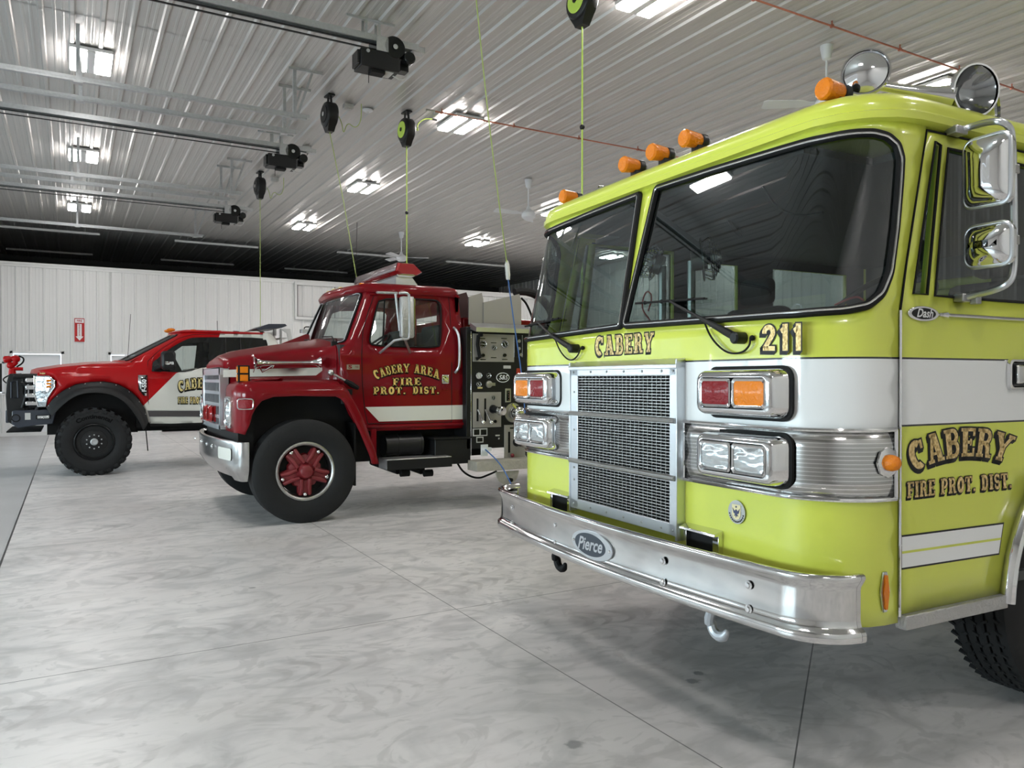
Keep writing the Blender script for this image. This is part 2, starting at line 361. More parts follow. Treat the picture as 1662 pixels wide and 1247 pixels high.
        if props:
            for k, v in props.items(): o[k] = v
        return o
def densify(L, step):
    out = []
    for i in range(len(L)):
        a, b = L[i], L[(i+1) % len(L)]; d = math.dist(a, b); n = max(1, int(math.ceil(d/step)))
        for k in range(n): out.append((a[0]+(b[0]-a[0])*k/n, a[1]+(b[1]-a[1])*k/n))
    return out
def inpoly(q, L):
    x, y = q[0], q[1]; c = False; j = len(L)-1
    for i in range(len(L)):
        if (L[i][1] > y) != (L[j][1] > y) and x < (L[j][0]-L[i][0])*(y-L[i][1])/(L[j][1]-L[i][1])+L[i][0]: c = not c
        j = i
    return c
def dist_loop(q, L):
    best = 9
    for i in range(len(L)):
        a, b = L[i], L[(i+1) % len(L)]; dx, dy = b[0]-a[0], b[1]-a[1]; l = dx*dx+dy*dy
        t = 0 if l == 0 else max(0, min(1, ((q[0]-a[0])*dx+(q[1]-a[1])*dy)/l)); best = min(best, math.hypot(q[0]-a[0]-t*dx, q[1]-a[1]-t*dy))
    return best
def arc(cx, cy, rx, ry, a0, a1, n=8): return [(cx+rx*math.cos(math.radians(a0+(a1-a0)*i/n)), cy+ry*math.sin(math.radians(a0+(a1-a0)*i/n))) for i in range(n+1)]
def rrect(x0, x1, y0, y1, r, n=4): return arc(x1-r, y1-r, r, r, 0, 90, n)+arc(x0+r, y1-r, r, r, 90, 180, n)+arc(x0+r, y0+r, r, r, 180, 270, n)+arc(x1-r, y0+r, r, r, 270, 360, n)
def smooth_loop(L, k=2, closed=True):
    for _ in range(k):
        out = []
        n = len(L)
        for i in range(n if closed else n-1):
            a, b = L[i], L[(i+1) % n]
            out += [tuple(a[j]*.75+b[j]*.25 for j in range(len(a))), tuple(a[j]*.25+b[j]*.75 for j in range(len(a)))]
        if not closed: out = [tuple(L[0])]+out+[tuple(L[-1])]
        L = out
    return L
def curve(pts, k=3): return smooth_loop([tuple(p) for p in pts], k, False)
def thing(name, label, cat, loc=(0, 0, 0), rotz=0, group=None):
    o = bpy.data.objects.new(name, None); C.objects.link(o); o.location = loc; o.rotation_euler = (0, 0, rotz); o.empty_display_size = .3
    o['label'] = label; o['category'] = cat
    if group: o['group'] = group
    return o
def tag(o, label, cat, group=None):
    o['label'] = label; o['category'] = cat
    if group: o['group'] = group
    return o
def struct(o): o['kind'] = 'structure'; return o
def dup(root, loc, label, rotz=None):
    r = root.copy(); C.objects.link(r); r.location = loc; r['label'] = label
    if rotz is not None: r.rotation_euler = (0, 0, rotz)
    for ch in list(root.children):
        c = ch.copy(); C.objects.link(c); c.parent = r
        for g in ch.children:
            d = g.copy(); C.objects.link(d); d.parent = c
    return r
# ------------------------------------------------------------------ slab lettering
St, Th = .115, .06
def _b(y0, y1, x, r):  return [(.17, y1)]+[(x, y1)]+arc(x, (y0+y1)/2, r, (y1-y0)/2, 90, -90, 8)[1:-1]+[(x, y0), (.17, y0)]
GL = {
 'C': (.66, [(arc(.34, .5, .215, .40, 55, 300, 16), St), ([(.57, .66), (.57, .96)], .05)]),
 'A': (.80, [([(.16, .03), (.37, .97)], .065), ([(.40, .97), (.60, .03)], St), ([(.22, .3), (.55, .3)], .05), ([(.02, .055), (.30, .055)], Th), ([(.44, .055), (.78, .055)], Th), ([(.24, .945), (.50, .945)], Th)]),
 'B': (.70, [([(.18, 0), (.18, 1)], St), ([(0, .055), (.2, .055)], Th), ([(0, .945), (.2, .945)], Th), (_b(.53, .94, .38, .15), .07), (_b(.06, .53, .41, .17), .075)]),
 'E': (.68, [([(.18, 0), (.18, 1)], St), ([(0, .06), (.62, .06)], Th), ([(0, .94), (.60, .94)], Th), ([(.2, .5), (.45, .5)], .055), ([(.59, .0), (.59, .30)], .05), ([(.57, .72), (.57, 1)], .05), ([(.44, .38), (.44, .62)], .04)]),
 'F': (.66, [([(.18, 0), (.18, 1)], St), ([(0, .06), (.38, .06)], Th), ([(0, .94), (.60, .94)], Th), ([(.2, .5), (.45, .5)], .055), ([(.57, .70), (.57, 1)], .05), ([(.44, .38), (.44, .62)], .04)]),
 'R': (.78, [([(.18, 0), (.18, 1)], St), ([(0, .055), (.36, .055)], Th), ([(0, .945), (.2, .945)], Th), (_b(.50, .94, .38, .17), .075), ([(.40, .5), (.52, .38), (.58, .06)], .095), ([(.5, .055), (.76, .055)], Th)]),
 'P': (.70, [([(.18, 0), (.18, 1)], St), ([(0, .055), (.38, .055)], Th), ([(0, .945), (.2, .945)], Th), (_b(.44, .94, .38, .18), .08)]),
 'Y': (.80, [([(.14, .94), (.38, .46)], .10), ([(.66, .94), (.42, .46)], .065), ([(.40, .0), (.40, .5)], St), ([(0, .945), (.30, .945)], Th), ([(.52, .945), (.80, .945)], Th), ([(.22, .055), (.58, .055)], Th)]),
 'I': (.42, [([(.2, 0), (.2, 1)], St), ([(.02, .055), (.38, .055)], Th), ([(.02, .945), (.38, .945)], Th)]),
 'O': (.70, [(arc(.34, .5, .215, .41, 0, 360, 20), St)]),
 'T': (.72, [([(.35, 0), (.35, 1)], St), ([(0.02, .94), (.68, .94)], Th), ([(.05, .66), (.05, 1)], .045), ([(.65, .66), (.65, 1)], .045), ([(.18, .055), (.52, .055)], Th)]),
 'D': (.72, [([(.18, 0), (.18, 1)], St), ([(0, .055), (.2, .055)], Th), ([(0, .945), (.2, .945)], Th), (_b(.07, .93, .32, .24), .095)]),
 'S': (.62, [(arc(.30, .70, .18, .22, 25, 250, 10)+[(.36, .46)]+arc(.30, .29, .20, .22, 60, -150, 10), .095), ([(.50, .68), (.50, .95)], .04), ([(.10, .06), (.10, .34)], .04)]),
 '.': (.30, [([(.04, .09), (.22, .09)], .09)]),
 ' ': (.42, []),
 '2': (.66, [([(.13, .66)]+arc(.33, .70, .20, .20, 170, -20, 10)+[(.44, .5), (.16, .12), (.16, .10)], .10), ([(.06, .09), (.62, .09)], .09)]),
 '1': (.46, [([(.28, 0), (.28, 1)], .12), ([(.08, .72), (.28, .86)], .09)]),
}
def ribbon(pts, h, e=0.):
    P = [Vector(p) for p in pts]; n = len(P); closed = (P[0]-P[-1]).length < 1e-6
    if e and not closed:
        P[0] = P[0]-(P[1]-P[0]).normalized()*e; P[-1] = P[-1]+(P[-1]-P[-2]).normalized()*e
    L = []; R = []
    for i in range(n):
        a = P[i-1] if i else (P[-2] if closed else P[0]); b = P[i+1] if i < n-1 else (P[1] if closed else P[-1])
        d1 = (P[i]-a); d2 = (b-P[i]); d1 = d1.normalized() if d1.length > 1e-9 else d2.normalized(); d2 = d2.normalized() if d2.length > 1e-9 else d1
        t = (d1+d2).normalized(); nn = Vector((-t.y, t.x)); k = (h+e)/max(.5, nn.dot(Vector((-d1.y, d1.x))))
        L.append(P[i]+nn*k); R.append(P[i]-nn*k)
    return L, R
def letter(b, text, fn, m=0, e=0., dx=0., dy=0., gap=.10, lift=.002, warp=None, xs=1.):
    """write text on surface fn(a, b, lift); (a, b) run 0..width, 0..1 in cap heights"""
    x = 0
    for ch in text:
        w, strokes = GL[ch]
        for pts, h in strokes:
            q = densify_open(pts, .14); L, R = ribbon(q, h, e); vs = []
            for l, r in zip(L, R):
                for p in (l, r):
                    a, c = (p.x+x)*xs+dx, p.y+dy
                    if warp: a, c = warp(a, c)
                    vs.append(fn(a, c, lift))
            b.add(vs, [(2*i, 2*i+1, 2*i+3, 2*i+2) for i in range(len(L)-1)], m)
        x += w+gap
    return x-gap
def twidth(text, gap=.10): return sum(GL[c][0]+gap for c in text)-gap
def densify_open(L, step):
    out = [L[0]]
    for i in range(len(L)-1):
        d = math.dist(L[i], L[i+1]); n = max(1, int(math.ceil(d/step)))
        for k in range(1, n+1): out.append((L[i][0]+(L[i+1][0]-L[i][0])*k/n, L[i][1]+(L[i+1][1]-L[i][1])*k/n))
    return out
def sign(name, text, fn, parent, mats, ol=.055, sh=(-.07, -.07), gap=.10, warp=None, xs=1., lift=.0012):
    b = B(); kw = dict(gap=gap, warp=warp, xs=xs)
    if sh: letter(b, text, fn, 1, ol, sh[0], sh[1], lift=lift, **kw)
    if sh: letter(b, text, fn, 1, ol, sh[0]/2, sh[1]/2, lift=lift*1.4, **kw)
    letter(b, text, fn, 1, ol, 0, 0, lift=lift*1.8, **kw); letter(b, text, fn, 0, 0, 0, 0, lift=lift*2.6, **kw)
    return b.build(name, mats, parent)
def arch(width, rise, spread=1.0, fan=0.):
    """bend a line of text into an arc: middle raised, ends turned"""
    R = (width*width/4+rise*rise)/(2*rise)
    def w(a, c):
        th = (a-width/2)/R; return (width/2+(R+c)*math.sin(th)*1.0, (R+c)*math.cos(th)-R+rise)
    return w
def font_text(b, body, fn, size, shear=0., m=0, lift=.002, bold=0., arcw=None, sx=1.):
    """small print: the built-in font laid on fn(a, b, lift), centred"""
    cu = bpy.data.curves.new('t', 'FONT'); cu.body = body; cu.size = size; cu.shear = shear; cu.offset = bold; cu.resolution_u = 3; cu.align_x = 'CENTER'; cu.align_y = 'CENTER'
    o = bpy.data.objects.new('t', cu); C.objects.link(o); bpy.context.view_layer.update()
    me = bpy.data.meshes.new_from_object(o.evaluated_get(bpy.context.evaluated_depsgraph_get()))
    vs = []
    for v in me.vertices:
        a, c = v.co.x*sx, v.co.y
        if arcw: a, c = arcw(a, c)
        vs.append(fn(a, c, lift))
    b.add(vs, [tuple(p.vertices) for p in me.polygons], m)
    C.objects.unlink(o); bpy.data.objects.remove(o); bpy.data.curves.remove(cu); bpy.data.meshes.remove(me)
# ================================================================== the hall
CZ = 5.55; YB = 23.4; XL, XR, YF, YM = -4.2, 16.6, -3.6, 30.2
def rib_profile(a0, a1, per=.3048, h=.026):
    out = []; n = int((a1-a0)/per)+1
    for i in range(n):
        a = a0+i*per
        for da, d in ((0, 0), (.075, 0), (.085, .004), (.105, .004), (.115, 0), (.155, 0), (.165, .004), (.185, .004), (.195, 0), (.235, 0), (.252, h), (.288, h), (.304, 0)):
            if a+da < a1: out.append((a+da, d))
    out.append((a1, 0)); return out
b = B(); b.bb(XL-.2, XR+.2, YF-.2, YM, -.12, 0); struct(b.build('floor', 'floor'))
pr = rib_profile(XL, XR)
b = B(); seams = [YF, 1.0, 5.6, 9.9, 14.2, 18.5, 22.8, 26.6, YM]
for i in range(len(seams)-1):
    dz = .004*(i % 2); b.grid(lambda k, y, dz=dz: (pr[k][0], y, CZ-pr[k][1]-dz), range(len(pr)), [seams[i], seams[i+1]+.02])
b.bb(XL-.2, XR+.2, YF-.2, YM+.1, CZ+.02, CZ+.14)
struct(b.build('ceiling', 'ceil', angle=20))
def ribwall(name, x0, x1, fn, z0, z1, mat_='wall', holes=()):
    """vertical ribbed sheet; holes = [(a0, a1, z0, z1)]"""
    b = B(); p = rib_profile(x0, x1); cuts = sorted({x0, x1}|{h[0] for h in holes}|{h[1] for h in holes})
    for i in range(len(cuts)-1):
        c0, c1 = cuts[i], cuts[i+1]; seg = [(c0, 0)]+[q for q in p if c0 < q[0] < c1]+[(c1, 0)]
        zz = [(z0, z1)]
        for h in holes:
            if h[0] <= c0+1e-6 and h[1] >= c1-1e-6:
                nz = []
                for a, c in zz:
                    if h[2] > a: nz.append((a, min(c, h[2])))
                    if h[3] < c: nz.append((max(a, h[3]), c))
                zz = [q for q in nz if q[1]-q[0] > .01]
        for a, c in zz: b.grid(lambda k, z: fn(seg[k][0], seg[k][1], z), range(len(seg)), [a, c])
    return struct(b.build(name, mat_, angle=20))
ribwall('wall_back', XL, XR, lambda a, d, z: (a, YB-d, z), 0, 4.42, holes=[(-1.27, -.2, 0, 2.12), (.95, 2.1, 0, 2.12), (-2.5, -1.46, 1.10, 1.88)])
ribwall('wall_front', XL, XR, lambda a, d, z: (a, YF+d, z), 0, CZ)
ribwall('wall_right', YF, YM, lambda a, d, z: (XR-d, a, z), 0, CZ)
doors_y = (3.6, 8.3, 12.8, 17.7)
ribwall('wall_left', YF, YM, lambda a, d, z: (XL+d, a, z), 0, CZ, holes=[(y-1.83, y+1.83, 0, 4.27) for y in doors_y])
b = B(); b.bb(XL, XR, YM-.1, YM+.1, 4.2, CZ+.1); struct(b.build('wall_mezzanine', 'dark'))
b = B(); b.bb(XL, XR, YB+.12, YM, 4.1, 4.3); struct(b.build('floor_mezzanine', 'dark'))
b = B(); b.bb(XL, XR, YB-.05, YB+.14, 4.40, 4.46); b.bb(XL, XR, YB-.035, YB, 4.34, 4.40); struct(b.build('trim_wall_top', 'wall', bevel=.006))
b = B(); b.bb(XL, 4.9, YB-.03, YB, 0, .09); b.bb(2.2, XR, YB-.03, YB, 0, .09); struct(b.build('baseboard_back', 'wall'))
for n, (x0, x1) in ((1, (-1.27, -.2)), (2, (.95, 2.1))):
    b = B(); b.bb(x0+.02, x1-.02, YB+.03, YB+.08, .01, 2.1)
    d = struct(b.build('door_%d' % n, 'doorgrey'))
    b = B()
    for a in (x0, x1): b.bb(a-.06 if a == x0 else a, a if a == x0 else a+.06, YB-.045, YB+.1, 0, 2.18)
    b.bb(x0-.06, x1+.06, YB-.045, YB+.1, 2.12, 2.18); b.build('door_frame', 'wall', d)
    b = B(); b.cyl((x1-.12, YB+.03, 1.0), (x1-.12, YB-.03, 1.0), .012); b.sph((x1-.12, YB-.05, 1.0), .032); b.build('door_handle', 'steel', d)
b = B(); b.bb(-2.5, -1.5, YB+.04, YB+.06, 1.13, 1.86); w = struct(b.build('window_1', 'glassb'))
b = B()
for q in ((-2.56, -1.44, 1.86, 1.92), (-2.56, -1.44, 1.06, 1.12), (-1.5, -1.44, 1.1, 1.9), (-2.56, -2.5, 1.1, 1.9)): b.bb(q[0], q[1], YB-.05, YB+.06, q[2], q[3])
b.build('window_frame', 'doorgrey', w)
b = B()                                                     # framed wall panels high on the right half of the back wall
for x in (5.9, 7.04, 9.1, 11.2, 13.2): b.bb(x-.035, x+.035, YB-.07, YB-.015, 3.3, 4.42)
b.bb(5.87, XR, YB-.1, YB-.015, 3.26, 3.34); b.bb(5.87, XR, YB-.085, YB-.015, 4.30, 4.40)
struct(b.build('trim_wall_panels', 'wall', bevel=.004))
b = B()
for x in (5.95, 7.09, 9.15, 11.25): b.bb(x-.012, x+.004, YB-.075, YB-.01, 3.34, 4.3)
b.bb(5.94, XR, YB-.09, YB-.02, 3.342, 3.352); struct(b.build('trim_panel_gasket', 'dark'))
# overhead doors in the left wall: five solid and two glazed courses each
for n, yd in enumerate(doors_y):
    b = B(); hs = 4.25/7
    for k in range(7):
        z0, z1 = k*hs, (k+1)*hs-.012
        if k in (1, 2, 3):
            b.bb(XL-.06, XL-.02, yd-1.82, yd+1.82, z0, z0+.07); b.bb(XL-.06, XL-.02, yd-1.82, yd+1.82, z1-.07, z1)
            for j in range(5): y = yd-1.82+j*(3.64-.1)/4; b.bb(XL-.06, XL-.02, y, y+.1, z0+.07, z1-.07)
        else: b.bb(XL-.06, XL-.02, yd-1.82, yd+1.82, z0, z1)
    d = struct(b.build('door_%d' % (n+3), 'white'))
    b = B(); b.bb(XL-.045, XL-.035, yd-1.8, yd+1.8, hs, 4*hs); b.build('pane', 'glassc', d)
b = B(); b.bb(-30, XL-.3, -20, 50, -.2, -.02); struct(b.build('ground_outside', 'outside'))
# wall sign: fire extinguisher arrow
t = thing('fire_extinguisher_sign', 'tall narrow red and white fire extinguisher arrow sign on the back wall', 'sign', (.218, YB-.03, 2.45))
b = B(); b.bb(-.115, .115, -.004, .004, -.0, .62); b.build('sign_board', mat('sign_red', (.45, .01, .01), .4), t)
f_ = lambda a, c, l: (a, -.004-l, c)
b = B()
for q in ((-.10, .10, .50, .60),): b.bb(q[0], q[1], -.006, -.004, q[2], q[3])
b.add([f_(*p, .004) for p in ((-.05, .47), (.05, .47), (.05, .14), (.09, .14), (0, .03), (-.09, .14), (-.05, .14))], [tuple(range(7))])
b.build('arrow', 'white', t)
b = B(); font_text(b, 'FIRE', lambda a, c, l: (a, -.007-l, .55+c), .07, bold=.002); font_text(b, 'EXTINGUISHER', lambda a, c, l: (-c, -.009-l, .31+a*1.), .045, bold=.001); b.build('lettering', mat('sign_print', (.4, .01, .01), .4), t)
# ================================================================== lime fire engine
PF = Frame(2.29, 1.753, -2.874)
ENG = thing('fire_engine', 'lime yellow fire engine with white band, chrome bumper and number 211 on its front', 'fire engine', PF.loc, PF.a)
HW = 1.233; CR = .28; SL = HW-CR; SA = SL+CR*PI/2; SH = SA+.053
def plan(s):
    a = abs(s); g = 1 if s >= 0 else -1
    if a <= SL: return (-.01*(1-(a/SL)**2), HW+g*a, -1., 0.)
    if a <= SA:
        th = (a-SL)/CR; return (CR-CR*math.cos(th), HW+g*(SL+CR*math.sin(th)), -math.cos(th), g*math.sin(th))
    return (CR+a-SA, HW+g*HW, 0., float(g))
def rk(z): return .226*(min(z, 2.45)-1.74) if z > 1.74 else 0.
def cab(s, z, o=0.):
    u, v, nu, nv = plan(s); return (u+rk(z)+nu*o, v+nv*o, z)
def cabpx(px, py, g=(-.8, 1.5)): return PF.inv(lambda s, z: cab(s, z), px, py, g)
G1 = [(1067, 305.6), (1163, 274.5), (1266.8, 243.4), (1340, 225), (1385, 217), (1418, 216), (1440, 222), (1455, 236), (1461, 258), (1458.7, 298), (1452.5, 370.5), (1443, 443), (1430, 477), (1408, 496), (1370.5, 503.5), (1292.7, 509.5), (1163, 518.3), (1059.3, 526), (1015, 529)]
WS = []
for px, py in G1: WS.append(cabpx(px, py, (-.7, 2.0)))
WS = smooth_loop(densify(WS, .045), 2); WS2 = [(-s, z) for s, z in WS][::-1]
b = B(); b.sheet([(-SH, .577), (SH, .577), (SH, 2.43), (-SH, 2.43)], [WS, WS2], lambda s, z: cab(s, z), .07)
b.build('cab_front', 'lime_band', ENG, solid=.012, off=1)
for w in (WS, WS2):
    c = (sum(p[0] for p in w)/len(w), sum(p[1] for p in w)/len(w))
    b = B(); b.sheet(w, [], lambda s, z: cab(s, z, -.004), .07); g = b.build('windshield', 'glassd', ENG)
    wl = w; b = B(); b.tube([cab(s, z, .003) for s, z in wl], .017, n=8, closed=True); b.build('gasket', 'black', g)
    b = B(); b.tube([cab(s+(c[0]-s)*.009, z+(c[1]-z)*.012, .017) for s, z in wl], .0042, n=6, closed=True); b.build('bead', 'chrome', g)
# roof
def roofring(z, ins, s_end, ue):
    pts = []
    for k in range(97):
        s = -s_end+2*s_end*k/96; u, v, nu, nv = plan(s); pts.append((u+rk(z)-nu*ins if abs(s) < SA else min(u+rk(z), ue), v-nv*ins, z))
    return pts
UE = 3.3; se = SA+UE-CR
b = B(); b.loft([roofring(z, i, se, UE) for z, i in ((2.40, .02), (2.415, -.005), (2.42, -.03), (2.445, -.036), (2.452, -.024), (2.458, -.024), (2.475, -.026), (2.50, -.015), (2.525, .02), (2.545, .075), (2.56, .16), (2.566, .26))])
b.build('roof', 'lime', ENG, angle=60)
b = B(); b.sheet([(.62, .25), (1.9, .25), (1.9, 2.2), (.62, 2.2)], [], lambda u, v: (u, v, 2.572), .4); 
# door with its windows
def zr(z): return .342+rk(z)
VW = [(1518, 230), (1527, 236), (1505, 478), (1482, 477)]
MW = [(1538.5, 241), (1600, 253), (1662, 266)]
vw = [(p.x, p.z) for p in (PF.Y(x, y, 0) for x, y in VW)]
mw = [(p.x, p.z) for p in (PF.Y(x, y, 0) for x, y in ((1538.5, 241), (1516.6, 480)))]
mwin = [mw[0], (1.25, mw[0][1]-.005), (1.25, mw[1][1]), mw[1]]
AX, AZ, AR = 1.68, .52, .72
archp = [(AX-math.sqrt(max(0, AR*AR-(z-AZ)**2)), z) for z in (.60, .7, .8, .9, 1.0, 1.08)]
archp = [p for p in archp if p[0] < 1.3]
archtop = (1.3, AZ+math.sqrt(AR*AR-(AX-1.3)**2))
dout = [(.345, .60), (.345, 1.74), (zr(2.395), 2.395), (1.30, 2.395), archtop]+[p for p in archp[::-1] if p[1] < archtop[1]]
for side, vy, nm in ((0, 0., 'door'), (1, 2*HW, 'door')):
    q = -1 if side == 0 else 1
    f = lambda a, z, o=0.: (a, vy+q*o, z)
    b = B(); b.sheet(dout, [vw, mwin], lambda a, z: f(a, z), .12); D = b.build(nm, 'lime_door', ENG, solid=.03, off=1 if side else -1)
    b = B(); b.sheet(vw, [], lambda a, z: f(a, z, -.012), .2); b.sheet(mwin, [], lambda a, z: f(a, z, -.012), .3); b.build('door_glass', 'glassd', D)
    b = B()
    for w in (vw, mwin): b.tube([f(a, z, .0) for a, z in densify(w, .2)], .006, n=6, closed=True)
    b.build('window_seal', 'black', D)
    if side == 0: DOOR = D
    b = B(); b.cyl(f(.338, .60, .004), f(.338, 1.72, .004), .0055, n=8)
    for k in range(14): z = .62+k*.08; b.cyl(f(.338, z, .004), f(.338, z+.004, .004), .0065, n=8)
    b.build('hinge', 'chrome', D)
    b = B(); b.tube([f(.340, 1.72, .001), f(zr(1.9)-.004, 1.9, .001), f(zr(2.398)-.004, 2.398, .001), f(1.30, 2.398, .001)], .0045, n=6); b.build('door_seam', 'black', D)
    # body side behind the door
    a2 = [(AX+AR*math.cos(t), AZ+AR*math.sin(t)) for t in [math.radians(x) for x in range(0, 130, 8)] if AX+AR*math.cos(t) > 1.31]
    so = [(1.31, a2[-1][1]+.01), (1.31, 2.42), (3.3, 2.42), (3.3, .60), (2.41, .60)]+a2
    sw = [(2.2, 1.8), (2.2, 2.3), (3.0, 2.3), (3.0, 1.8)]; sw1 = [(1.40, 1.8), (1.40, 2.3), (1.85, 2.3), (1.85, 1.8)]
    b = B(); b.sheet(so, [sw, sw1], lambda a, z: f(a, z), .2); S = b.build('cab_side', 'lime_door', ENG, solid=.03, off=1 if side else -1)
    b = B(); b.sheet(sw, [], lambda a, z: f(a, z, -.01), .4); b.sheet(sw1, [], lambda a, z: f(a, z, -.01), .4); b.build('side_glass', 'glassd', S)
    b = B(); b.tube([f(AX+(AR-.012)*math.cos(t), AZ+(AR-.012)*math.sin(t), .012) for t in [math.radians(x) for x in range(-4, 178, 5)]], .034, n=10, flat=.8); b.build('wheel_arch_trim', 'chrome', S)
    b = B()
    b.bb(.345, .965, vy-(.025 if q < 0 else .02), vy+(.02 if q < 0 else .025), .552, .605); b.build('sill_plate', 'tread_plate', D, bevel=.004)
# dark inside liner
b = B()
b.bb(.2, .62, .32, 2.14, 2.36, 2.39); b.bb(.6, 3.25, .04, 2.42, 2.36, 2.39); b.bb(.3, 3.2, .05, 2.41, .62, .66)
for v in (.034, 2.432):
    b.sheet([(.40, .62), (.40, 1.74), (.58, 2.37), (3.2, 2.37), (3.2, 1.3), (.95, 1.3), (.95, .62)], [[(x, z) for x, z in (vw[0], (1.26, vw[0][1]), (1.26, vw[2][1]), vw[3])], sw, sw1], lambda a, z, v=v: (a, v, z), .2)
b.sheet([(.05, .62), (2.41, .62), (2.41, 2.37), (.05, 2.37)], [[(.35, 1.85), (1.05, 1.85), (1.05, 2.2), (.35, 2.2)], [(1.4, 1.85), (2.1, 1.85), (2.1, 2.2), (1.4, 2.2)]], lambda a, z: (3.2, a, z), .3)
b.build('interior_lining', 'dash', ENG)
b = B()
b.loft([[(u, v, z) for u, z in ((u0, 1.0), (u0, 1.66), (u0+.08, 1.73), (.45, 1.755), (.62, 1.66), (.66, 1.0))] for v, u0 in ((.06, .32), (.14, .16), (.30, .05), (2.166, .05), (2.326, .16), (2.406, .32))]); b.build('dashboard', 'dash', ENG, bevel=.02)
b = B(); b.loft([[(u, v, z) for u, z in ((.6, .66), (.6, 1.62), (.75, 1.80), (1.7, 1.82), (1.9, 1.6), (1.9, .66))] for v in (.86, 1.6)]); b.build('engine_cover', 'cloth', ENG, bevel=.05)
for v in (.42, 2.05):
    b = B(); b.bb(1.15, 1.65, v-.25, v+.25, 1.1, 1.28); b.bb(1.6, 1.74, v-.25, v+.25, 1.25, 1.95); b.bb(1.61, 1.72, v-.13, v+.13, 1.97, 2.15); b.build('seat', 'cloth', ENG, bevel=.04)
b = B(); R = Matrix.Rotation(-.75, 3, 'Y'); c = Vector((.88, .50, 1.80))
b.tube([c+R@Vector((.24*math.cos(t), .24*math.sin(t), 0)) for t in [2*PI*k/28 for k in range(28)]], .014, closed=True)
for t in (.3, 2.4, 4.5): b.tube([c+R@Vector((0, 0, -.03)), c+R@Vector((.24*math.cos(t), .24*math.sin(t), 0))], .01)
b.tube([c+R@Vector((0, 0, -.03)), (.6, .5, 1.5)], .03); b.build('steering_wheel', 'satin', ENG)
def dashfan(pm, pg, face, r):
    b = B(); m = PF.X(*pm, .52); g = m+Vector(face)*.10
    b.cyl(m, g-Vector(face)*.02, .055, n=18); b.tube([m, (m.x, m.y, 1.74)], .022)
    b.build('fan_motor', 'steel', ENG); b = B(); d, e1, e2 = frame_of(face)
    for k in range(5):
        rr = r*(1-k*.17); c = g+d*(.01+.045*math.sin(k/5*1.5)); b.tube([c+(e1*math.cos(t)+e2*math.sin(t))*rr for t in [2*PI*j/24 for j in range(24)]], .0032, n=5, closed=True)
        b.tube([g-d*.04+(e1*math.cos(t)+e2*math.sin(t))*rr for t in [2*PI*j/24 for j in range(24)]], .0032, n=5, closed=True)
    for k in range(16):
        t = 2*PI*k/16; a = e1*math.cos(t)+e2*math.sin(t); b.tube([g+d*.06, g+d*.04+a*r*.6, g+d*.0+a*r, g-d*.04+a*r*.8], .0028, n=4)
    b.build('fan_guard', 'chrome', ENG)
dashfan((1122, 424), None, (.75, -.62, .1), .115); dashfan((1075, 432), None, (-.5, .5, .3), .10)
b = B(); b.tube(curve([PF.X(px, py, .35) for px, py in ((1055, 520), (1040, 500), (1048, 470), (1060, 480), (1052, 505))], 3), .004); b.tube(curve([PF.X(px, py, .30) for px, py in ((1355, 495), (1375, 486), (1392, 481), (1402, 488))], 2), .004); b.build('red_wiring', mat('red_wire', (.35, .03, .03), .5), ENG)
b = B(); b.tube(curve([PF.X(px, py, .45) for px, py in ((1237, 300), (1262, 340), (1300, 352), (1335, 345))], 3), .005); b.tube([PF.X(1125, 262, .3), PF.X(1152, 310, .5), PF.X(1200, 380, 1.1)], .018); b.build('overhead_cord', 'satin', ENG)
# silver fluted band and its trims
gv = SL-.0
for g in (-1, 1):
    s0, s1 = .455, SA+.03
    b = B(); b.sheet([(g*s0, 1.034), (g*s1, 1.034), (g*s1, 1.283), (g*s0, 1.283)], [], lambda s, z: cab(s, z, .005), .05); K = b.build('fluted_band', 'flute', ENG, solid=.004, off=0)
    b = B()
    for z in (1.034, 1.285): b.tube([cab(g*(s0+(s1-s0)*k/30), z, .008) for k in range(31)], .0085, n=8)
    b.tube([cab(g*s1, z, .008) for z in (1.034, 1.285)], .0085); b.tube([cab(g*s0, z, .008) for z in (1.034, 1.285)], .006); b.build('band_trim', 'chrome', K)
# lamp housings
def housing(v0, v1, z0, z1, cols, order):
    b = B(); d = .095
    prof = [(0, 0.), (.0, 0.), (.03, .004), (.075, .010), (.090, .018), (d, .032), (d, .036), (d-.018, .044)]
    L = [[(-dd, a, c) for a, c in rrect(v0+i, v1-i, z0+i, z1-i, max(.012, .045-i*.6), 5)] for dd, i in prof]
    b.loft(L, caps=False); b.sheet(rrect(v0+.04, v1-.04, z0+.04, z1-.04, .015), [], lambda a, c: (-d+.02, a, c), .3)
    Hh = b.build('lamp_housing', 'chrome', ENG, angle=50)
    b = B(); b.loft([[(-dd, a, c) for a, c in rrect(v0-i, v1+i, z0-i, z1+i, .05, 5)] for dd, i in ((-.002, .008), (.010, .008), (.012, .003))]); b.build('rubber_base', 'black', Hh)
    vm = (v0+v1)/2; zz0, zz1 = z0+.04, z1-.04
    for k, (a0, a1) in enumerate(((v0+.04, vm-.004), (vm+.004, v1-.04))):
        b = B()
        b.loft([[(-dd, a, c) for a, c in rrect(a0+i, a1-i, zz0+i, zz1-i, .014, 4)] for dd, i in ((d-.02, 0), (d-.001, 0), (d+.003, .004), (d-.001, .011))], caps=False); b.build('bezel', 'chrome', Hh)
        b = B(); n = 9
        def ff(a, c, a0=a0, a1=a1): x = (a-(a0+a1)/2)/((a1-a0)/2); y = (c-(zz0+zz1)/2)/((zz1-zz0)/2); return (-d+.004-.008*(1-x*x)*(1-y*y), a, c)
        b.sheet(rrect(a0+.010, a1-.010, zz0+.010, zz1-.010, .01), [], ff, .03); b.build('lens', cols[order[k]], Hh)
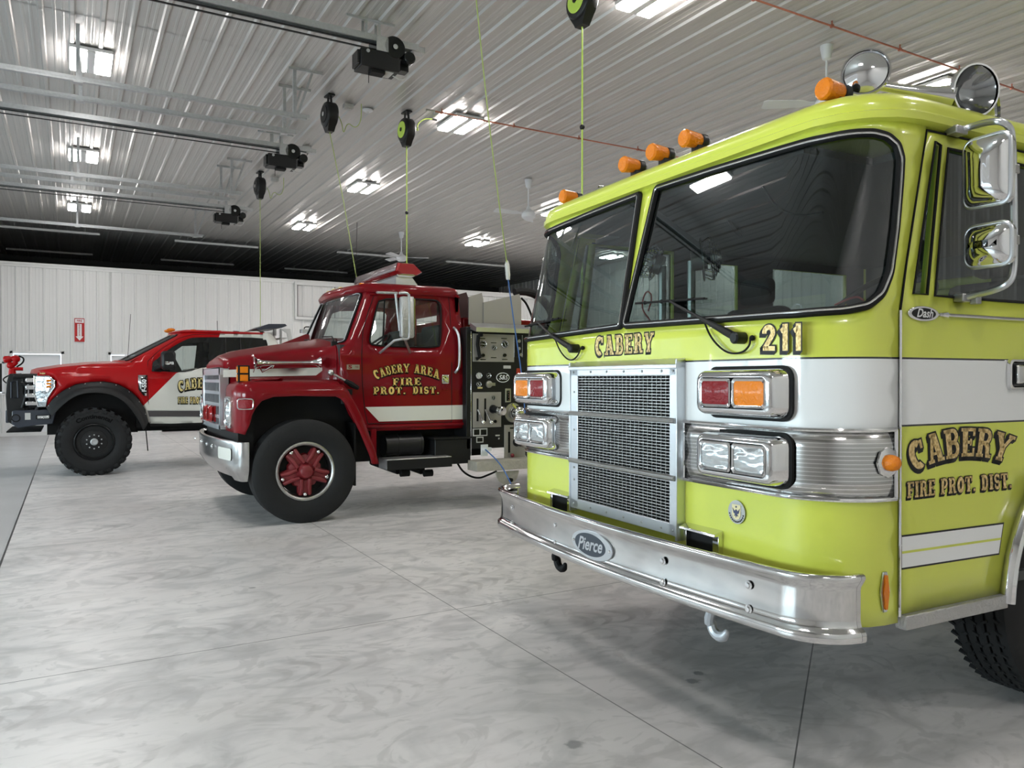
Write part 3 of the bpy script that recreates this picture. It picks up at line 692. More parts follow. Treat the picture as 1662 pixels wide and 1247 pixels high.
for (z0, z1, cols) in ((1.318, 1.512, ('redlens', 'amber')), (1.066, 1.262, ('lens', 'lens'))):
    housing(.187, .625, z0, z1, cols, (1, 0)); housing(2*HW-.625, 2*HW-.187, z0, z1, cols, (0, 1))
# grille
g0, g1, gz0, gz1 = .79, 1.665, .785, 1.535
b = B()
b.bb(-.055, 0, g0-.012, g0+.0, gz0-.02, gz1+.02); b.bb(-.055, 0, g1, g1+.012, gz0-.02, gz1+.02)
b.loft([[(u, v, z) for u, z in ((0, gz1+.03), (-.06, gz1-.002), (-.06, gz1-.02), (0, gz1-.02))] for v in (g0-.012, g1+.012)])
b.bb(-.05, -.035, g0, g0+.045, gz0, gz1); b.bb(-.05, -.035, g1-.07, g1, gz0, gz1); b.bb(-.05, -.035, g0, g1, gz1-.05, gz1-.015); b.bb(-.05, -.035, g0, g1, gz0, gz0+.05)
GR = b.build('grille_frame', 'alu', ENG, bevel=.0025)
b = B(); b.bb(-.012, -.008, g0, g1, gz0, gz1); b.build('grille_backing', 'black', GR)
b = B(); n = 46; i0, i1, j0, j1 = g0+.045, g1-.07, gz0+.05, gz1-.05
for k in range(n+1): z = j0+(j1-j0)*k/n; b.bb(-.045, -.033, i0, i1, z-.0018, z+.0018)
for k in range(24): v = i0+(i1-i0)*k/23; b.bb(-.044, -.03, v-.0011, v+.0011, j0, j1)
b.build('grille_mesh', 'steel', GR)
for z in (1.287, 1.036):
    b = B(); b.cyl((-.055, g0, z), (-.055, g1, z), .012, n=10); b.build('grille_bar', 'steel', GR)
b = B()
for v in [g0+.02]+[g0+.1+k*.145 for k in range(5)]+[g1-.03]:
    for z in (gz1-.03, gz0+.022): b.lathe((-.05, v, z), (-1, 0, 0), [(0, .006), (.004, .005), (.005, 0)], 8)
for z in (gz0+.15, 1.0, 1.2, 1.4): b.lathe((-.05, g1-.035, z), (-1, 0, 0), [(0, .006), (.004, .005), (.005, 0)], 8)
b.build('grille_screws', 'steel', GR)
# tow eye pockets
for v0, v1 in ((.545, .765), (2*HW-.765, 2*HW-.545)):
    b = B(); b.loft([[(u, v, z) for u, z in ((0, .85), (-.05, .835), (-.052, .825), (0, .825))] for v in (v0, v1)]); b.bb(-.02, -.002, v0, v1, .825, .828)
    for a, c in ((v0, v0+.035), (v1-.02, v1)): b.bb(-.03, 0, a, c, .72, .828)
    Pk = b.build('tow_pocket', 'chrome', ENG, bevel=.003); b = B(); b.bb(-.008, -.004, v0+.03, v1-.02, .73, .826); b.build('pocket_hollow', 'black', Pk)
# bumper
def bpath(n=90):
    pts = []; r = .20; v0, v1 = -.05, 2*HW+.05; uf = -.125
    for k in range(6): pts.append((.055-(.055-(uf+r))*k/6, v0, 0, -1))
    for k in range(13): a = PI/2*k/12; pts.append((uf+r-r*math.sin(a), v0+r-r*math.cos(a), -math.sin(a), -math.cos(a)))
    for k in range(1, 40):
        v = v0+r+(v1-v0-2*r)*k/40; t = (v-HW)/(HW-.15); pts.append((uf-.075*(1-t*t), v, -1, 0))
    m = [(u, 2*HW-v, nu, -nv) for u, v, nu, nv in pts[:19]][::-1]
    return pts+m
prof = [(-.03, .775), (-.012, .797), (.006, .800), (.016, .794), (.019, .784), (.010, .768), (.0, .752), (-.002, .74), (-.002, .64), (.0, .625), (.004, .612), (.016, .604), (.022, .594), (.023, .575), (.019, .566), (.004, .563), (-.03, .568)]
bp = bpath(); b = B(); b.loft([[(u+nu*o, v+nv*o, z) for o, z in prof] for u, v, nu, nv in bp], caps=True, closed=False)
BU = b.build('bumper', 'bumperchrome', ENG, angle=50)
for px, py in ((831, 821), (831, 847), (901, 845), (901, 875), (1075, 900), (1075, 938), (1214, 944), (1214, 989)):
    b = B(); p = PF.X(px, py, -.19 if 850 < px < 1200 else -.145); b.lathe((p.x+.004, p.y, .71 if (py in (821, 845, 900, 944)) else .622), (-1, 0, 0), [(0, .017), (.003, .017), (.004, .011), (.010, .010), (.011, 0)], 10); b.build('bumper_bolt', 'chrome', BU)
ec = Vector((-.202, 1.222, .678)); el = lambda a, c, l: (ec.x-l, ec.y-a, ec.z+c)
b = B(); b.prism([(.175*math.cos(t), .066*math.sin(t)) for t in [2*PI*k/40 for k in range(40)]], lambda a, c, d: el(a, c, d), -.004, .004); OE = b.build('maker_plate', 'alu', BU)
b = B(); b.prism([(.132*math.cos(t)-.012, .053*math.sin(t)) for t in [2*PI*k/40 for k in range(40)]], lambda a, c, d: el(a, c, d), .004, .0055, m=0); b.build('plate_field', mat('slate_enamel', (.03, .04, .055), .35), OE)
def script(name, body, fn, size, mats, parent, shear=.35, bold=.002, sx=1.):
    b = B(); font_text(b, body, fn, size, shear=shear, bold=bold, sx=sx, lift=.002); return b.build(name, mats, parent)
script('plate_lettering', 'Pierce', lambda a, c, l: el(a-.012, c+a*.06, .0055+l), .085, 'alu', OE, sx=.98)
b = B()
for a in (-.155, .155): b.lathe(el(a, 0, .004), (-1, 0, 0), [(0, .008), (.006, .006), (.007, 0)], 10)
b.build('plate_screws', 'chrome', OE)
for v, mt in ((.552, mat('grey_painted_hook', (.45, .47, .5), .35, .3)), (1.80, 'black')):
    b = B(); pts = [(-.06, v, .60), (-.06, v, .53), (-.065, v+.01, .48)]+[(-.05-0*math.cos(t), v-.035+.045*math.cos(t), .475+.045*math.sin(t)) for t in [math.radians(x) for x in (0, -30, -60, -90, -120, -150, -175)]]
    b.tube(smooth_loop(pts, 1, False), [.02]*4+[.021]*max(1, len(smooth_loop(pts, 1, False))-8)+[.016, .013, .010, .004], n=10); b.build('tow_hook', mt, ENG)
# front lettering
def pxline(F, ax, val, bots, tops, total):
    """text surface spanning three lower and three upper picture points on a plane of the thing"""
    def pt(q): return F.pl(q[0], q[1], ax, val)
    Bm = [pt(q) for q in bots]; Tm = [pt(q) for q in tops]
    def lag(P, t):
        x = t*2; return P[0]*((x-1)*(x-2)/2)+P[1]*(x*(2-x))+P[2]*(x*(x-1)/2)
    def fn(a, c, l):
        t = a/total; p = lag(Bm, t); q = lag(Tm, t); r = p+(q-p)*c; r[ax] = val-l; return tuple(r)
    return fn
def signpx(name, text, F, ax, val, bots, tops, parent, mats=('gold', 'satin'), **kw):
    g = kw.pop('gap', .10); return sign(name, text, pxline(F, ax, val, bots, tops, twidth(text, g)), parent, list(mats), gap=g, **kw)
CF = 'cab_lettering'
signpx(CF, 'CABERY', PF, 0, -.008, [(967, 577.5), (1015, 574.5), (1060, 571)], [(967, 547), (1015, 543.5), (1062, 540)], ENG, sh=(-.06, -.12), gap=.12, ol=.075)
signpx('cab_number', '211', PF, 0, -.001, [(1237, 569.5), (1270, 569.5), (1303, 569.5)], [(1237, 528), (1270, 526), (1303, 524.5)], ENG, sh=(-.10, -.10), gap=.16)
signpx('door_lettering', 'CABERY', PF, 1, -.001, [(1482, 766), (1560, 741.5), (1631, 751)], [(1468.5, 723), (1560, 695), (1648, 710)], DOOR, sh=(-.06, -.10), gap=.06)
signpx('door_lettering', 'FIRE PROT. DIST.', PF, 1, -.001, [(1471.5, 809), (1557, 799.5), (1642, 791.5)], [(1471.5, 783), (1557, 774.5), (1640, 767.5)], DOOR, sh=(-.07, -.10), gap=.05, ol=.05)
# door stripe, chrome spear, name oval, handle
sp4 = [PF.Y(x, y, 0) for x, y in ((1463, 872), (1627, 851), (1620, 898), (1463, 922))]
def stripe(k0, k1, l, ex=0.):
    A, Bq, Cq, Dq = sp4; pts = [A.lerp(Dq, k0), Bq.lerp(Cq, k0), Bq.lerp(Cq, k1), A.lerp(Dq, k1)]; return [(p.x+e*ex, -l, p.z) for p, e in zip(pts, (-1, 1, 1, -1))]
b = B(); b.add(stripe(-.06, 1.06, .0016, .007), [(0, 1, 2, 3)], 1); b.add(stripe(0, 1, .0024), [(0, 1, 2, 3)], 0); b.add(stripe(.46, .54, .0032), [(0, 1, 2, 3)], 2); b.build('door_stripe', ['white', 'satin', 'lime'], DOOR)
b = B(); b.tube([(.555, -.004, 1.712), (1.28, -.004, 1.712)], .008, n=8); b.tube([(.54, -.004, 1.712), (.60, -.004, 1.712)], [.002, .013]); b.build('chrome_spear', 'chrome', DOOR)
on = lambda a, c, l: (.462+a, -.001-l, 1.712+c)
b = B(); b.prism([(.088*math.cos(t), .028*math.sin(t)) for t in [2*PI*k/36 for k in range(36)]], on, 0, .008); NO = b.build('name_oval', 'chrome', DOOR, bevel=.002)
b = B(); b.prism([(.068*math.cos(t), .021*math.sin(t)) for t in [2*PI*k/36 for k in range(36)]], on, .008, .009); b.build('oval_field', M['satin'], NO)
script('oval_lettering', 'Dash', lambda a, c, l: on(a, c, .009+l), .045, 'white', NO, bold=.001)
b = B(); b.loft([[(a, -o, c) for a, c in rrect(.99+i, 1.24-i, 1.425+i, 1.55-i, .02, 4)] for o, i in ((0, 0), (.014, .002), (.016, .01), (.004, .018), (-.02, .02))]); HD = b.build('door_handle', 'chrome', DOOR, angle=50)
b = B(); b.bb(1.01, 1.22, -.006, -.002, 1.445, 1.53); b.build('handle_recess', 'satin', HD); b = B(); b.bb(1.03, 1.075, -.024, -.006, 1.45, 1.525); b.build('handle_grip', 'chrome', HD, bevel=.006)
# side marker, reflector, emblem
b = B(); b.lathe((.262, -.005, 1.168), (0, -1, 0), [(0, .055), (.008, .055), (.012, .045), (.012, .030)], 8); MK = b.build('marker_lamp', 'chrome', ENG)
b = B(); b.lathe((.262, -.012, 1.168), (0, -1, 0), [(0, .030), (.018, .030), (.036, .024), (.045, .012), (.047, 0)], 20); b.build('marker_lens', 'amber', MK)
rfp = lambda k: [(.258+a*k, c*k+.70) for a, c in ((0, .075), (.009, .072), (.024, .0), (.009, -.072), (-.009, -.072), (-.024, 0), (-.009, .072))][1:]
b = B(); b.prism(rfp(1), lambda a, c, d: (a, -d, c), 0, .006); RL = b.build('side_reflector', 'alu', ENG); b = B(); b.prism([(.258+(a-.258)*.62, .70+(c-.70)*.86) for a, c in rfp(1)], lambda a, c, d: (a, -d, c), .006, .012); b.build('reflector_lens', 'amber', RL)
em = lambda a, c, l: (-.006-l, .463-a, .938+c)
b = B(); b.prism([(.047*math.cos(t), .047*math.sin(t)) for t in [2*PI*k/32 for k in range(32)]], em, 0, .004); EM = b.build('emblem', 'steel', ENG)
b = B(); b.prism([(-.024, .030), (.024, .030), (.024, -.012), (.014, -.026), (0, -.031), (-.014, -.026), (-.024, -.012)], em, .004, .0055); b.build('emblem_shield', mat('pale_enamel', (.75, .66, .38), .4), EM)
b = B(); b.prism([(-.020, .016), (-.010, .004), (-.004, .008), (0, .012), (.004, .008), (.010, .004), (.020, .016), (.014, -.004), (.005, -.008), (.012, -.016), (.003, -.014), (0, -.022), (-.003, -.014), (-.012, -.016), (-.005, -.008), (-.014, -.004)], em, .0055, .007); b.prism([(.004*math.cos(t), .021+.004*math.sin(t)) for t in [PI/4*k for k in range(8)]], em, .0055, .007); b.build('emblem_bird', mat('dark_blue_enamel', (.04, .05, .12), .4), EM)
b = B()
for k in range(12):
    t = PI*(1.08+.84*k/11); b.box(em(.039*math.cos(t), .039*math.sin(t), .0045), (.001, .006, .006), rot=Matrix.Rotation(-t, 3, 'X'))
b.build('emblem_ring_marks', 'satin', EM)
# wipers
def wiper(piv, knee, mid, bl, loop):
    P = lambda q, o=.035: Vector(cab(*cabpx(*q, (-.6 if q[0] > 1000 else .7, 1.75)), o))
    p, k, m_ = P(piv), P(knee, .03), P(mid, .03); b = B()
    b.lathe((p.x+.035, p.y, p.z), (-1, 0, 0), [(0, .024), (.05, .024), (.056, .018), (.056, 0)], 14)
    b.tube([p, p.lerp(k, .3), k], [.018, .017, .010], n=8); b.tube([k, m_], [.008, .005], n=6); Wp = b.build('wiper', 'satin', ENG)
    a, c = P(bl[0], .022), P(bl[1], .022); b = B(); b.tube([a, a.lerp(c, .5), c], .006, n=6); b.tube([P(bl[0], .008), P(bl[1], .008)], .004, n=4)
    for t in (.15, .4, .6, .85): b.sph(a.lerp(c, t), .010, 8)
    b.build('wiper_blade', 'black', Wp)
    b = B(); b.tube(curve([P(q, .02) for q in loop], 3), .0042, n=6); e = P(loop[-1], .01); b.sph(e, .012, 8); b.build('washer_hose', 'black', Wp)
wiper((1207, 549), (1150, 519), (1096, 490), ((1038, 493), (1150, 485)), ((1148, 520), (1160, 550), (1185, 574), (1210, 574), (1223, 562), (1224, 549)))
wiper((938, 566), (905, 547), (880, 524), ((858, 530), (912, 517)), ((905, 549), (915, 573), (930, 587), (942, 580), (948, 565)))
# roof beacons and spotlights
for (u, v) in ((.30, .24), (.24, .99), (.235, 1.235), (.24, 1.48), (.30, 2.20)):
    z = 2.545 if .3 < v < 2.1 else 2.535
    b = B(); b.box((u+.03, v, z+.012), (.10, .05, .03)); b.lathe((u+.06, v, z+.05), (-1, 0, 0), [(0, .02), (.02, .036), (.05, .036)], 14); Bc = b.build('roof_marker', 'satin', ENG, bevel=.004)
    b = B(); b.lathe((u+.01, v, z+.052), (-1, 0, 0), [(0, .030), (.01, .035), (.09, .043), (.10, .036), (.104, 0)], 16); b.build('marker_lens', 'amber', Bc)
def spot(c, d, r, name, front, back=1.):
    c = Vector(c); b = B(); d, e1, e2 = frame_of(d)
    b.lathe(c, -d, [(-.012, r*.97), (-.012, r*1.04), (.012, r*1.05), (.016, r*.98), (.04, r*.93), (.075*back, r*.75), (.11*back, r*.45), (.125*back, r*.28), (.17*back, r*.22), (.175*back, 0)], 30, caps=False); S = b.build(name, 'chrome', ENG)
    b = B(); b.lathe(c, d, [(.004, r*.97), (.012, r*.8), (.03, r*.45), (.036, 0)] if front == 'dome' else [(-.0, r*.97), (-.05, r*.6), (-.075, r*.2), (-.075, 0)], 30, caps=False); b.build('lamp_face', 'chrome' if front == 'dome' else 'lensdark', S)
    return S
spot((.43, .22, 2.68), (-.80, -.58, .05), .088, 'spotlight', 'dome')
hb = B(); p0, p1 = Vector((.50, .26, 2.66)), Vector((.73, .06, 2.58))
hb.tube([p0, p0.lerp(p1, .5), p0.lerp(p1, .8), p1], [.016, .022, .032, .05], n=14); HN = hb.build('air_horn', 'chrome', ENG)
spot((.79, .01, 2.60), (-.30, -.95, -.12), .098, 'spotlight', 'bowl', .9)
spot((1.00, .06, 2.575), (.35, -.93, .0), .062, 'spotlight', 'bowl', 1.5)
for (u, v) in ((.44, .26), (.80, .12), (1.02, .12)):
    b = B(); b.cyl((u, v, 2.50), (u, v, 2.58), .018); b.build('lamp_bracket', 'chrome', ENG)
spot((.42, 2.10, 2.60), (-.8, .3, .1), .05, 'spotlight', 'dome')
# mirrors
mv = -.20; A = lambda px, py: PF.Y(px, py, mv)
b = B(); t0 = PF.Y(1552, 213, -.02); t1 = PF.Y(1563, 484, -.02)
arm = [t0, PF.Y(1578, 205, -.06), PF.Y(1600, 199, -.13), A(1622, 196), A(1638, 204), A(1643, 222), A(1645, 300), A(1646, 400), A(1645, 445), A(1636, 462), PF.Y(1612, 472, -.14), PF.Y(1585, 478, -.07), t1]
b.tube(smooth_loop([tuple(p) for p in arm], 2, False), .0125, n=10); MR = b.build('mirror_arm', 'alu', ENG)
for c_, d_ in ((t0, (.07, .05, .03)), (t1, (.06, .04, .03)), (t1+Vector((.03, -.03, .0)), (.03, .03, .05)), (A(1645, 275), (.03, .03, .035)), (A(1645, 390), (.03, .03, .035))): b = B(); b.box(c_, d_); b.build('mirror_clamp', 'steel', MR, bevel=.004)
for (x0, x1, y0, y1) in ((1566, 1640, 221, 334), (1568, 1642, 364, 432)):
    uu = .62; a = PF.X(x0, (y0+y1)/2, uu); c = PF.X(x1, (y0+y1)/2, uu); top = PF.X((x0+x1)/2, y0, uu).z; bot = PF.X((x0+x1)/2, y1, uu).z; v0, v1 = sorted((a.y, c.y))
    b = B(); L = [[(uu+dd, p, q) for p, q in rrect(v0+i, v1-i, bot+i*1.2, top-i*1.2, max(.01, .035-i*.2), 5)] for dd, i in ((.03, 0), (-.004, 0), (-.02, .008), (-.038, .03), (-.048, .055))]
    b.loft(L); H1 = b.build('mirror_head', 'chrome', MR, angle=60)
    b = B(); b.tube([(uu+.0, p, q) for p, q in rrect(v0, v1, bot, top, .035, 5)], .008, closed=True); b.build('mirror_rim', 'alu', H1)
    b = B(); b.sheet(rrect(v0+.01, v1-.01, bot+.01, top-.01, .03), [], lambda p, q: (uu+.032, p, q), .3); b.build('mirror_glass', 'chrome', H1)
# wheels
def tyre(b, c, d, r, w, lug=0, depth=.012, n=64, m=0, ribs=4, prof=None):
    c = Vector(c); d, e1, e2 = frame_of(d); h = w/2
    P = [(-h*.80, r*.56), (-h*.92, r*.60), (-h*1.0, r*.74), (-h*.99, r*.86), (-h*.93, r*.94), (-h*.84, r*.985)]
    for k in range(ribs):
        x0 = -h*.80+1.6*h*k/ribs; x1 = -h*.80+1.6*h*(k+1)/ribs-.012; P += [(x0, r), (x1, r)]+([(x1+.001, r-depth), (x1+.011, r-depth)] if k < ribs-1 else [])
    P += [(h*.84, r*.985), (h*.93, r*.94), (h*.99, r*.86), (h*1.0, r*.74), (h*.92, r*.60), (h*.80, r*.56)]
    b.lathe(c, d, P, n, m, closed=True)
    if lug:
        for k in range(lug):
            for s in (-1, 1):
                a = 2*PI*(k+.25*s)/lug; R = Matrix.Rotation(a, 3, d); q = c+R@(e1*(r+depth*.3))+d*(s*h*.5)
                R2 = Matrix.Rotation(s*.35, 3, R@e1); X, Y, Z = R2@(R@e1), R2@d, R2@(R@e2); mm = Matrix((X, Y, Z)).transposed()
                b.box(q, (depth*2.2, h*.84, 2*PI*r/lug*.52), rot=mm, m=m)
                if s < 0 or True:
                    q2 = c+R@(e1*(r*.955))+d*(s*h*.97); b.box(q2, (r*.085, .02, 2*PI*r/lug*.5), rot=Matrix((R@e1, d, R@e2)).transposed(), m=m)
    return b
for v in (.22, 2*HW-.22):
    b = B(); tyre(b, (AX, v, .535), (0, 1, 0), .535, .30, lug=0, ribs=5, n=72)
    e = Vector((AX, v, .535))
    for k in range(60):
        for j in range(5):
            a = 2*PI*k/60+j*.03; yy = v-.105+j*.052; b.box((AX+.533*math.cos(a), yy+.022, .535+.533*math.sin(a)), (.016, .03, .012), rot=Matrix.Rotation(-a, 3, 'Y')@Matrix.Rotation(.5*(1 if j % 2 else -1), 3, 'X'))
    wh = b.build('wheel_tyre', 'tyre', ENG); g = -1 if v < 1 else 1
    b = B(); b.lathe((AX, v, .535), (0, g, 0), [(.10, .31), (.14, .315), (.145, .30), (.10, .28), (.02, .27), (.01, .17), (.06, .16), (.15, .11), (.17, .10), (.17, 0)], 40, caps=False); b.build('wheel_rim', 'alu', wh)
# chassis, pump section and rear body (simple, behind the cab)
b = B(); b.bb(.3, 8.6, .75, .95, .62, .86); b.bb(.3, 8.6, 1.52, 1.72, .62, .86); b.bb(1.2, 2.0, .3, 2.2, .48, .6); b.bb(.35, .95, .35, 2.1, .56, .66); b.build('chassis', 'satin', ENG)
b = B(); b.bb(3.35, 8.6, .0, 2*HW, .62, 2.15); b.bb(3.35, 8.6, .25, 2*HW-.25, 2.15, 2.75); BD = b.build('rear_body', 'lime_band', ENG, bevel=.03)
b = B(); b.bb(3.42, 4.1, -.012, 0, .8, 2.1); b.build('pump_panel', 'steel', BD)
for k in range(4):
    b = B(); b.bb(4.2+k*1.08, 5.2+k*1.08, -.012, 0, .95 if k < 2 else 1.15, 2.08); b.build('locker_door', 'steel', BD, bevel=.005)
b = B(); b.bb(1.95, 3.25, .12, 2*HW-.12, 2.55, 2.80); b.build('raised_crew_roof', 'lime', ENG, bevel=.06)
for v in (.3, 2*HW-.3):
    b = B(); tyre(b, (6.6, v, .535), (0, 1, 0), .535, .56, ribs=8); b.build('rear_wheel', 'tyre', ENG)
# ================================================================== dark red fire truck
RED = thing('fire_truck', 'dark red fire truck with pump panel and CABERY AREA lettering on its door', 'fire truck', RF.loc)
YC = 1.2
def ry(px, py, y): return RF.Y(px, py, y)
def tum(z): return .16*(z-1.75)/.75 if z > 1.75 else 0.
def cs(x, z, o=0.): return (x, .20+tum(z)-o, z)
def cpx(px, py): return RF.inv(lambda a, c: cs(a, c), px, py, (1.8, 1.6))
side = [cpx(*q) for q in ((566, 557), (583, 513), (595, 474), (603, 463), (640, 462), (700, 465), (736, 470), (743, 481), (748, 520), (755, 590), (756, 688), (752, 695), (640, 699), (585, 700), (566, 672), (554, 640), (552, 600), (553, 566))]
wnd = smooth_loop([cpx(*q) for q in ((616, 486), (660, 485), (702, 487), (711, 489), (716, 497), (715, 556), (712, 564), (660, 563), (605, 561), (600, 555), (601, 545), (611, 500))], 1)
b = B(); b.sheet(side, [wnd], cs, .1); b.build('cab_side', 'red', RED, solid=.03, off=-1, mir=YC)
b = B(); b.sheet(wnd, [], lambda x, z: cs(x, z, -.015), .3); SG = b.build('side_window', 'glassc', RED, mir=YC)
b = B(); b.tube([cs(x, z, .002) for x, z in wnd], .010, n=8, closed=True); b.build('window_seal', 'black', SG)
b = B(); b.tube([cs(*cpx(*q), -.012) for q in ((625, 486), (622, 561))], .010); b.build('window_divider', 'black', SG)
b = B()
for L in (((608, 477), (598, 505), (589, 535), (587, 575), (588, 620), (592, 668), (597, 688)), ((606, 477), (660, 477), (728, 478)), ((728, 478), (731, 520), (733, 590), (733, 685)), ((597, 688), (660, 687), (733, 685))):
    b.tube([cs(*cpx(*q), .0) for q in L], .0042, n=6)
b.build('door_seam', 'black', RED)
b = B(); b.tube(curve([cs(*cpx(*q), .012) for q in ((586, 693), (640, 692), (700, 690), (752, 688))], 2), .018); b.build('cab_moulding', 'red', RED)
b = B(); b.tube([cs(*cpx(*q), .01) for q in ((600, 478), (640, 478), (700, 479), (745, 483))], .013); b.build('cab_moulding', 'red', RED)
# windshield plane
wbt, wtp = Vector(cs(*cpx(566, 557))), Vector(cs(*cpx(596, 471)))
def ws(t, k, o=0.):
    y0 = wbt.y+(wtp.y-wbt.y)*k; x = wbt.x+(wtp.x-wbt.x)*k-.13*(1-(2*t-1)**2); z = wbt.z+(wtp.z-wbt.z)*k+.0*t
    return (x-o, y0+(2*YC-2*y0)*t, z)
gl = [(.045, .04), (.955, .04), (.94, .95), (.06, .95)]; gl = smooth_loop(gl, 0)
gl = rrect(.035, .965, .03, .95, .05, 3)
b = B(); b.sheet([(0, -.08), (1, -.08), (1, 1.05), (0, 1.05)], [gl], ws, .1); b.build('windshield_frame', 'red', RED)
b = B(); b.sheet(gl, [], ws, .1); WG = b.build('windshield', 'glassc', RED); b = B(); b.tube([ws(t, k, .01) for t, k in gl], .014, closed=True); b.build('windshield_seal', 'black', WG)
b = B(); b.tube([ws(t, k, .024) for t, k in gl], .005, n=6, closed=True); b.build('bright_moulding', 'alu', WG)
b = B()
for t0 in (.12, .55):
    a = Vector(ws(t0, .0, .03)); b.tube([a, Vector(ws(t0+.06, .14, .03)), Vector(ws(t0+.2, .16, .03))], .008); b.box(a, (.07, .05, .05))
b.build('wiper', 'satin', RED)
b = B()
# roof
zt = cs(*cpx(640, 462))[2]; xr = cpx(742, 478)[0]
def rring(z, i, k): # z, inset
    xf = wtp.x; pts = []
    for t in [j/12 for j in range(13)]: y = .36+i+(2*YC-.72-2*i)*t; pts.append((xf-.13*(1-(2*t-1)**2)+i*1.2+.0, y, z))
    pts += [(xr-i*.5-.06, 2*YC-.34-i, z), (xr-i*.5, 2*YC-.42-i, z), (xr-i*.5, .42+i, z), (xr-i*.5-.06, .34+i, z)]; return pts
b.loft([rring(z, i, 0) for z, i in ((wtp.z-.03, .02), (wtp.z-.02, -.03), (wtp.z+.03, -.045), (wtp.z+.07, -.02), (wtp.z+.095, .06), (wtp.z+.11, .2), (wtp.z+.115, .4))]); b.build('roof', 'red', RED, angle=60)
b = B(); b.bb(xr-.04, xr-.01, .23, 2*YC-.23, .95, 1.85); b.bb(xr-.04, xr-.01, .3, .85, 1.85, 2.42); b.bb(xr-.04, xr-.01, 1.55, 2.1, 1.85, 2.42); b.bb(xr-.04, xr-.01, .3, 2.1, 2.25, 2.45); b.build('cab_back', 'red', RED)
b = B(); b.bb(wbt.x+.02, xr-.05, .25, 2*YC-.25, .93, 1.0); b.loft([[(x, y, z) for x, z in ((wbt.x-.05, 1.2), (wbt.x-.08, 1.84), (wbt.x+.18, 1.80), (wbt.x+.3, 1.6), (wbt.x+.3, 1.2))] for y in (.28, 2*YC-.28)]); b.build('dashboard', 'cloth', RED)
for y in (.62, 1.78):
    b = B(); b.bb(xr-.65, xr-.2, y-.25, y+.25, 1.3, 1.45); b.bb(xr-.25, xr-.12, y-.25, y+.25, 1.45, 2.1); b.build('seat', 'cloth', RED, bevel=.04)
b = B(); R = Matrix.Rotation(-.7, 3, 'Y'); c = Vector((wbt.x+.42, .62, 1.83))
b.tube([c+R@Vector((.23*math.cos(t), .23*math.sin(t), 0)) for t in [2*PI*k/28 for k in range(28)]], .013, closed=True); b.tube([c+R@Vector((-.23, 0, 0)), c+R@Vector((.23, 0, 0))], .01); b.tube([c, (c.x-.3, .62, 1.5)], .03); b.build('steering_wheel', 'satin', RED)
# hood
def hsec(x, y0, zs, cr, z0=1.33):
    h = [(y0, z0), (y0+.0, zs-.13), (y0+.012, zs-.06), (y0+.045, zs-.018), (y0+.10, zs)]+[(y0+.10+(YC-y0-.10)*k/6, zs+cr*math.sin(PI/2*k/6)) for k in range(1, 7)]
    full = h+[(2*YC-y, z) for y, z in h[:-1][::-1]]; return [(x, y, z) for y, z in full]
hx = wbt.x-.03
secs = [hsec(-.015, .615, 1.60, .01, 1.583), hsec(-.02, .61, 1.63, .02, 1.583), hsec(.0, .605, 1.665, .03, 1.583), hsec(.045, .60, 1.69, .045, 1.583), hsec(.047, .60, 1.69, .045, 1.33), hsec(.15, .59, 1.715, .06), hsec(.5, .56, 1.765, .075), hsec(.85, .53, 1.81, .085), hsec(1.0, .50, 1.825, .088), hsec(hx-.06, .36, 1.85, .09)]
b = B(); b.loft(secs); HOOD = b.build('hood', 'red', RED, angle=50)
b = B(); b.loft([hsec(hx-.052, .35, 1.845, .09, 1.3), hsec(hx+.05, .25, 1.86, .09, 1.3), hsec(hx+.16, .22, 1.88, .07, 1.3)]); b.build('cowl', 'red', RED, angle=50)
b = B(); b.add([(hx-.42, 1.75, 1.86), (hx+.02, 1.55, 1.90), (hx+.05, 1.95, 1.88), (hx-.0, 1.85, 2.03), (hx+.08, 1.85, 2.03)], [(0, 1, 3), (0, 3, 2), (1, 4, 3), (3, 4, 2), (0, 2, 1)]); b.build('cowl_scoop', 'red', RED)
# white stripe and lettering on hood side, cab side
def hside(x, z, o=.004): return (x, .603-.083*max(0, x)/.85-o, z)
hp = [RF.inv(lambda a, c: hside(a, c), px, py, (.5, 1.5)) for px, py in ((362, 600.5), (530, 596.5), (513, 609.5), (362, 612.5))]
b = B(); b.sheet(hp, [], lambda a, c: hside(a, c, .004), .2); b.build('hood_stripe', 'offwhite', HOOD, recalc=True)
dp = [cpx(*q) for q in ((593, 661), (755.6, 657.5), (755.8, 680.5), (615, 684.5))]
b = B(); b.sheet(dp, [], lambda a, c: cs(a, c, .003), .3); b.build('door_stripe', 'offwhite', RED)
kw = dict(mats=('cream', 'black'), sh=(.04, -.09), ol=.055, lift=.0016)
signpx('door_lettering', 'CABERY AREA', RF, 1, .196, [(611, 616.5), (659, 604.8), (712.5, 616)], [(603.5, 603), (658.5, 590.8), (714, 601.5)], RED, gap=.10, **kw)
signpx('door_lettering', 'FIRE', RF, 1, .196, [(637.5, 626.3), (660, 625.8), (683.5, 625.3)], [(637.5, 613.8), (660, 613.4), (683.5, 613.0)], RED, gap=.12, **kw)
signpx('door_lettering', 'PROT.', RF, 1, .196, [(606, 640.5), (632, 640.1), (658.5, 639.7)], [(606, 628.3), (632, 628.1), (658.5, 627.9)], RED, gap=.12, **kw)
signpx('door_lettering', 'DIST.', RF, 1, .196, [(670, 639.6), (691, 639.3), (713, 639)], [(670, 627.8), (691, 627.7), (713, 627.5)], RED, gap=.12, **kw)
b = B(); p = cs(*cpx(573, 596)); b.bb(p[0]-.07, p[0]+.07, p[1]-.008, p[1], p[2]-.026, p[2]+.026); e = b.build('model_badge', 'steel', RED)
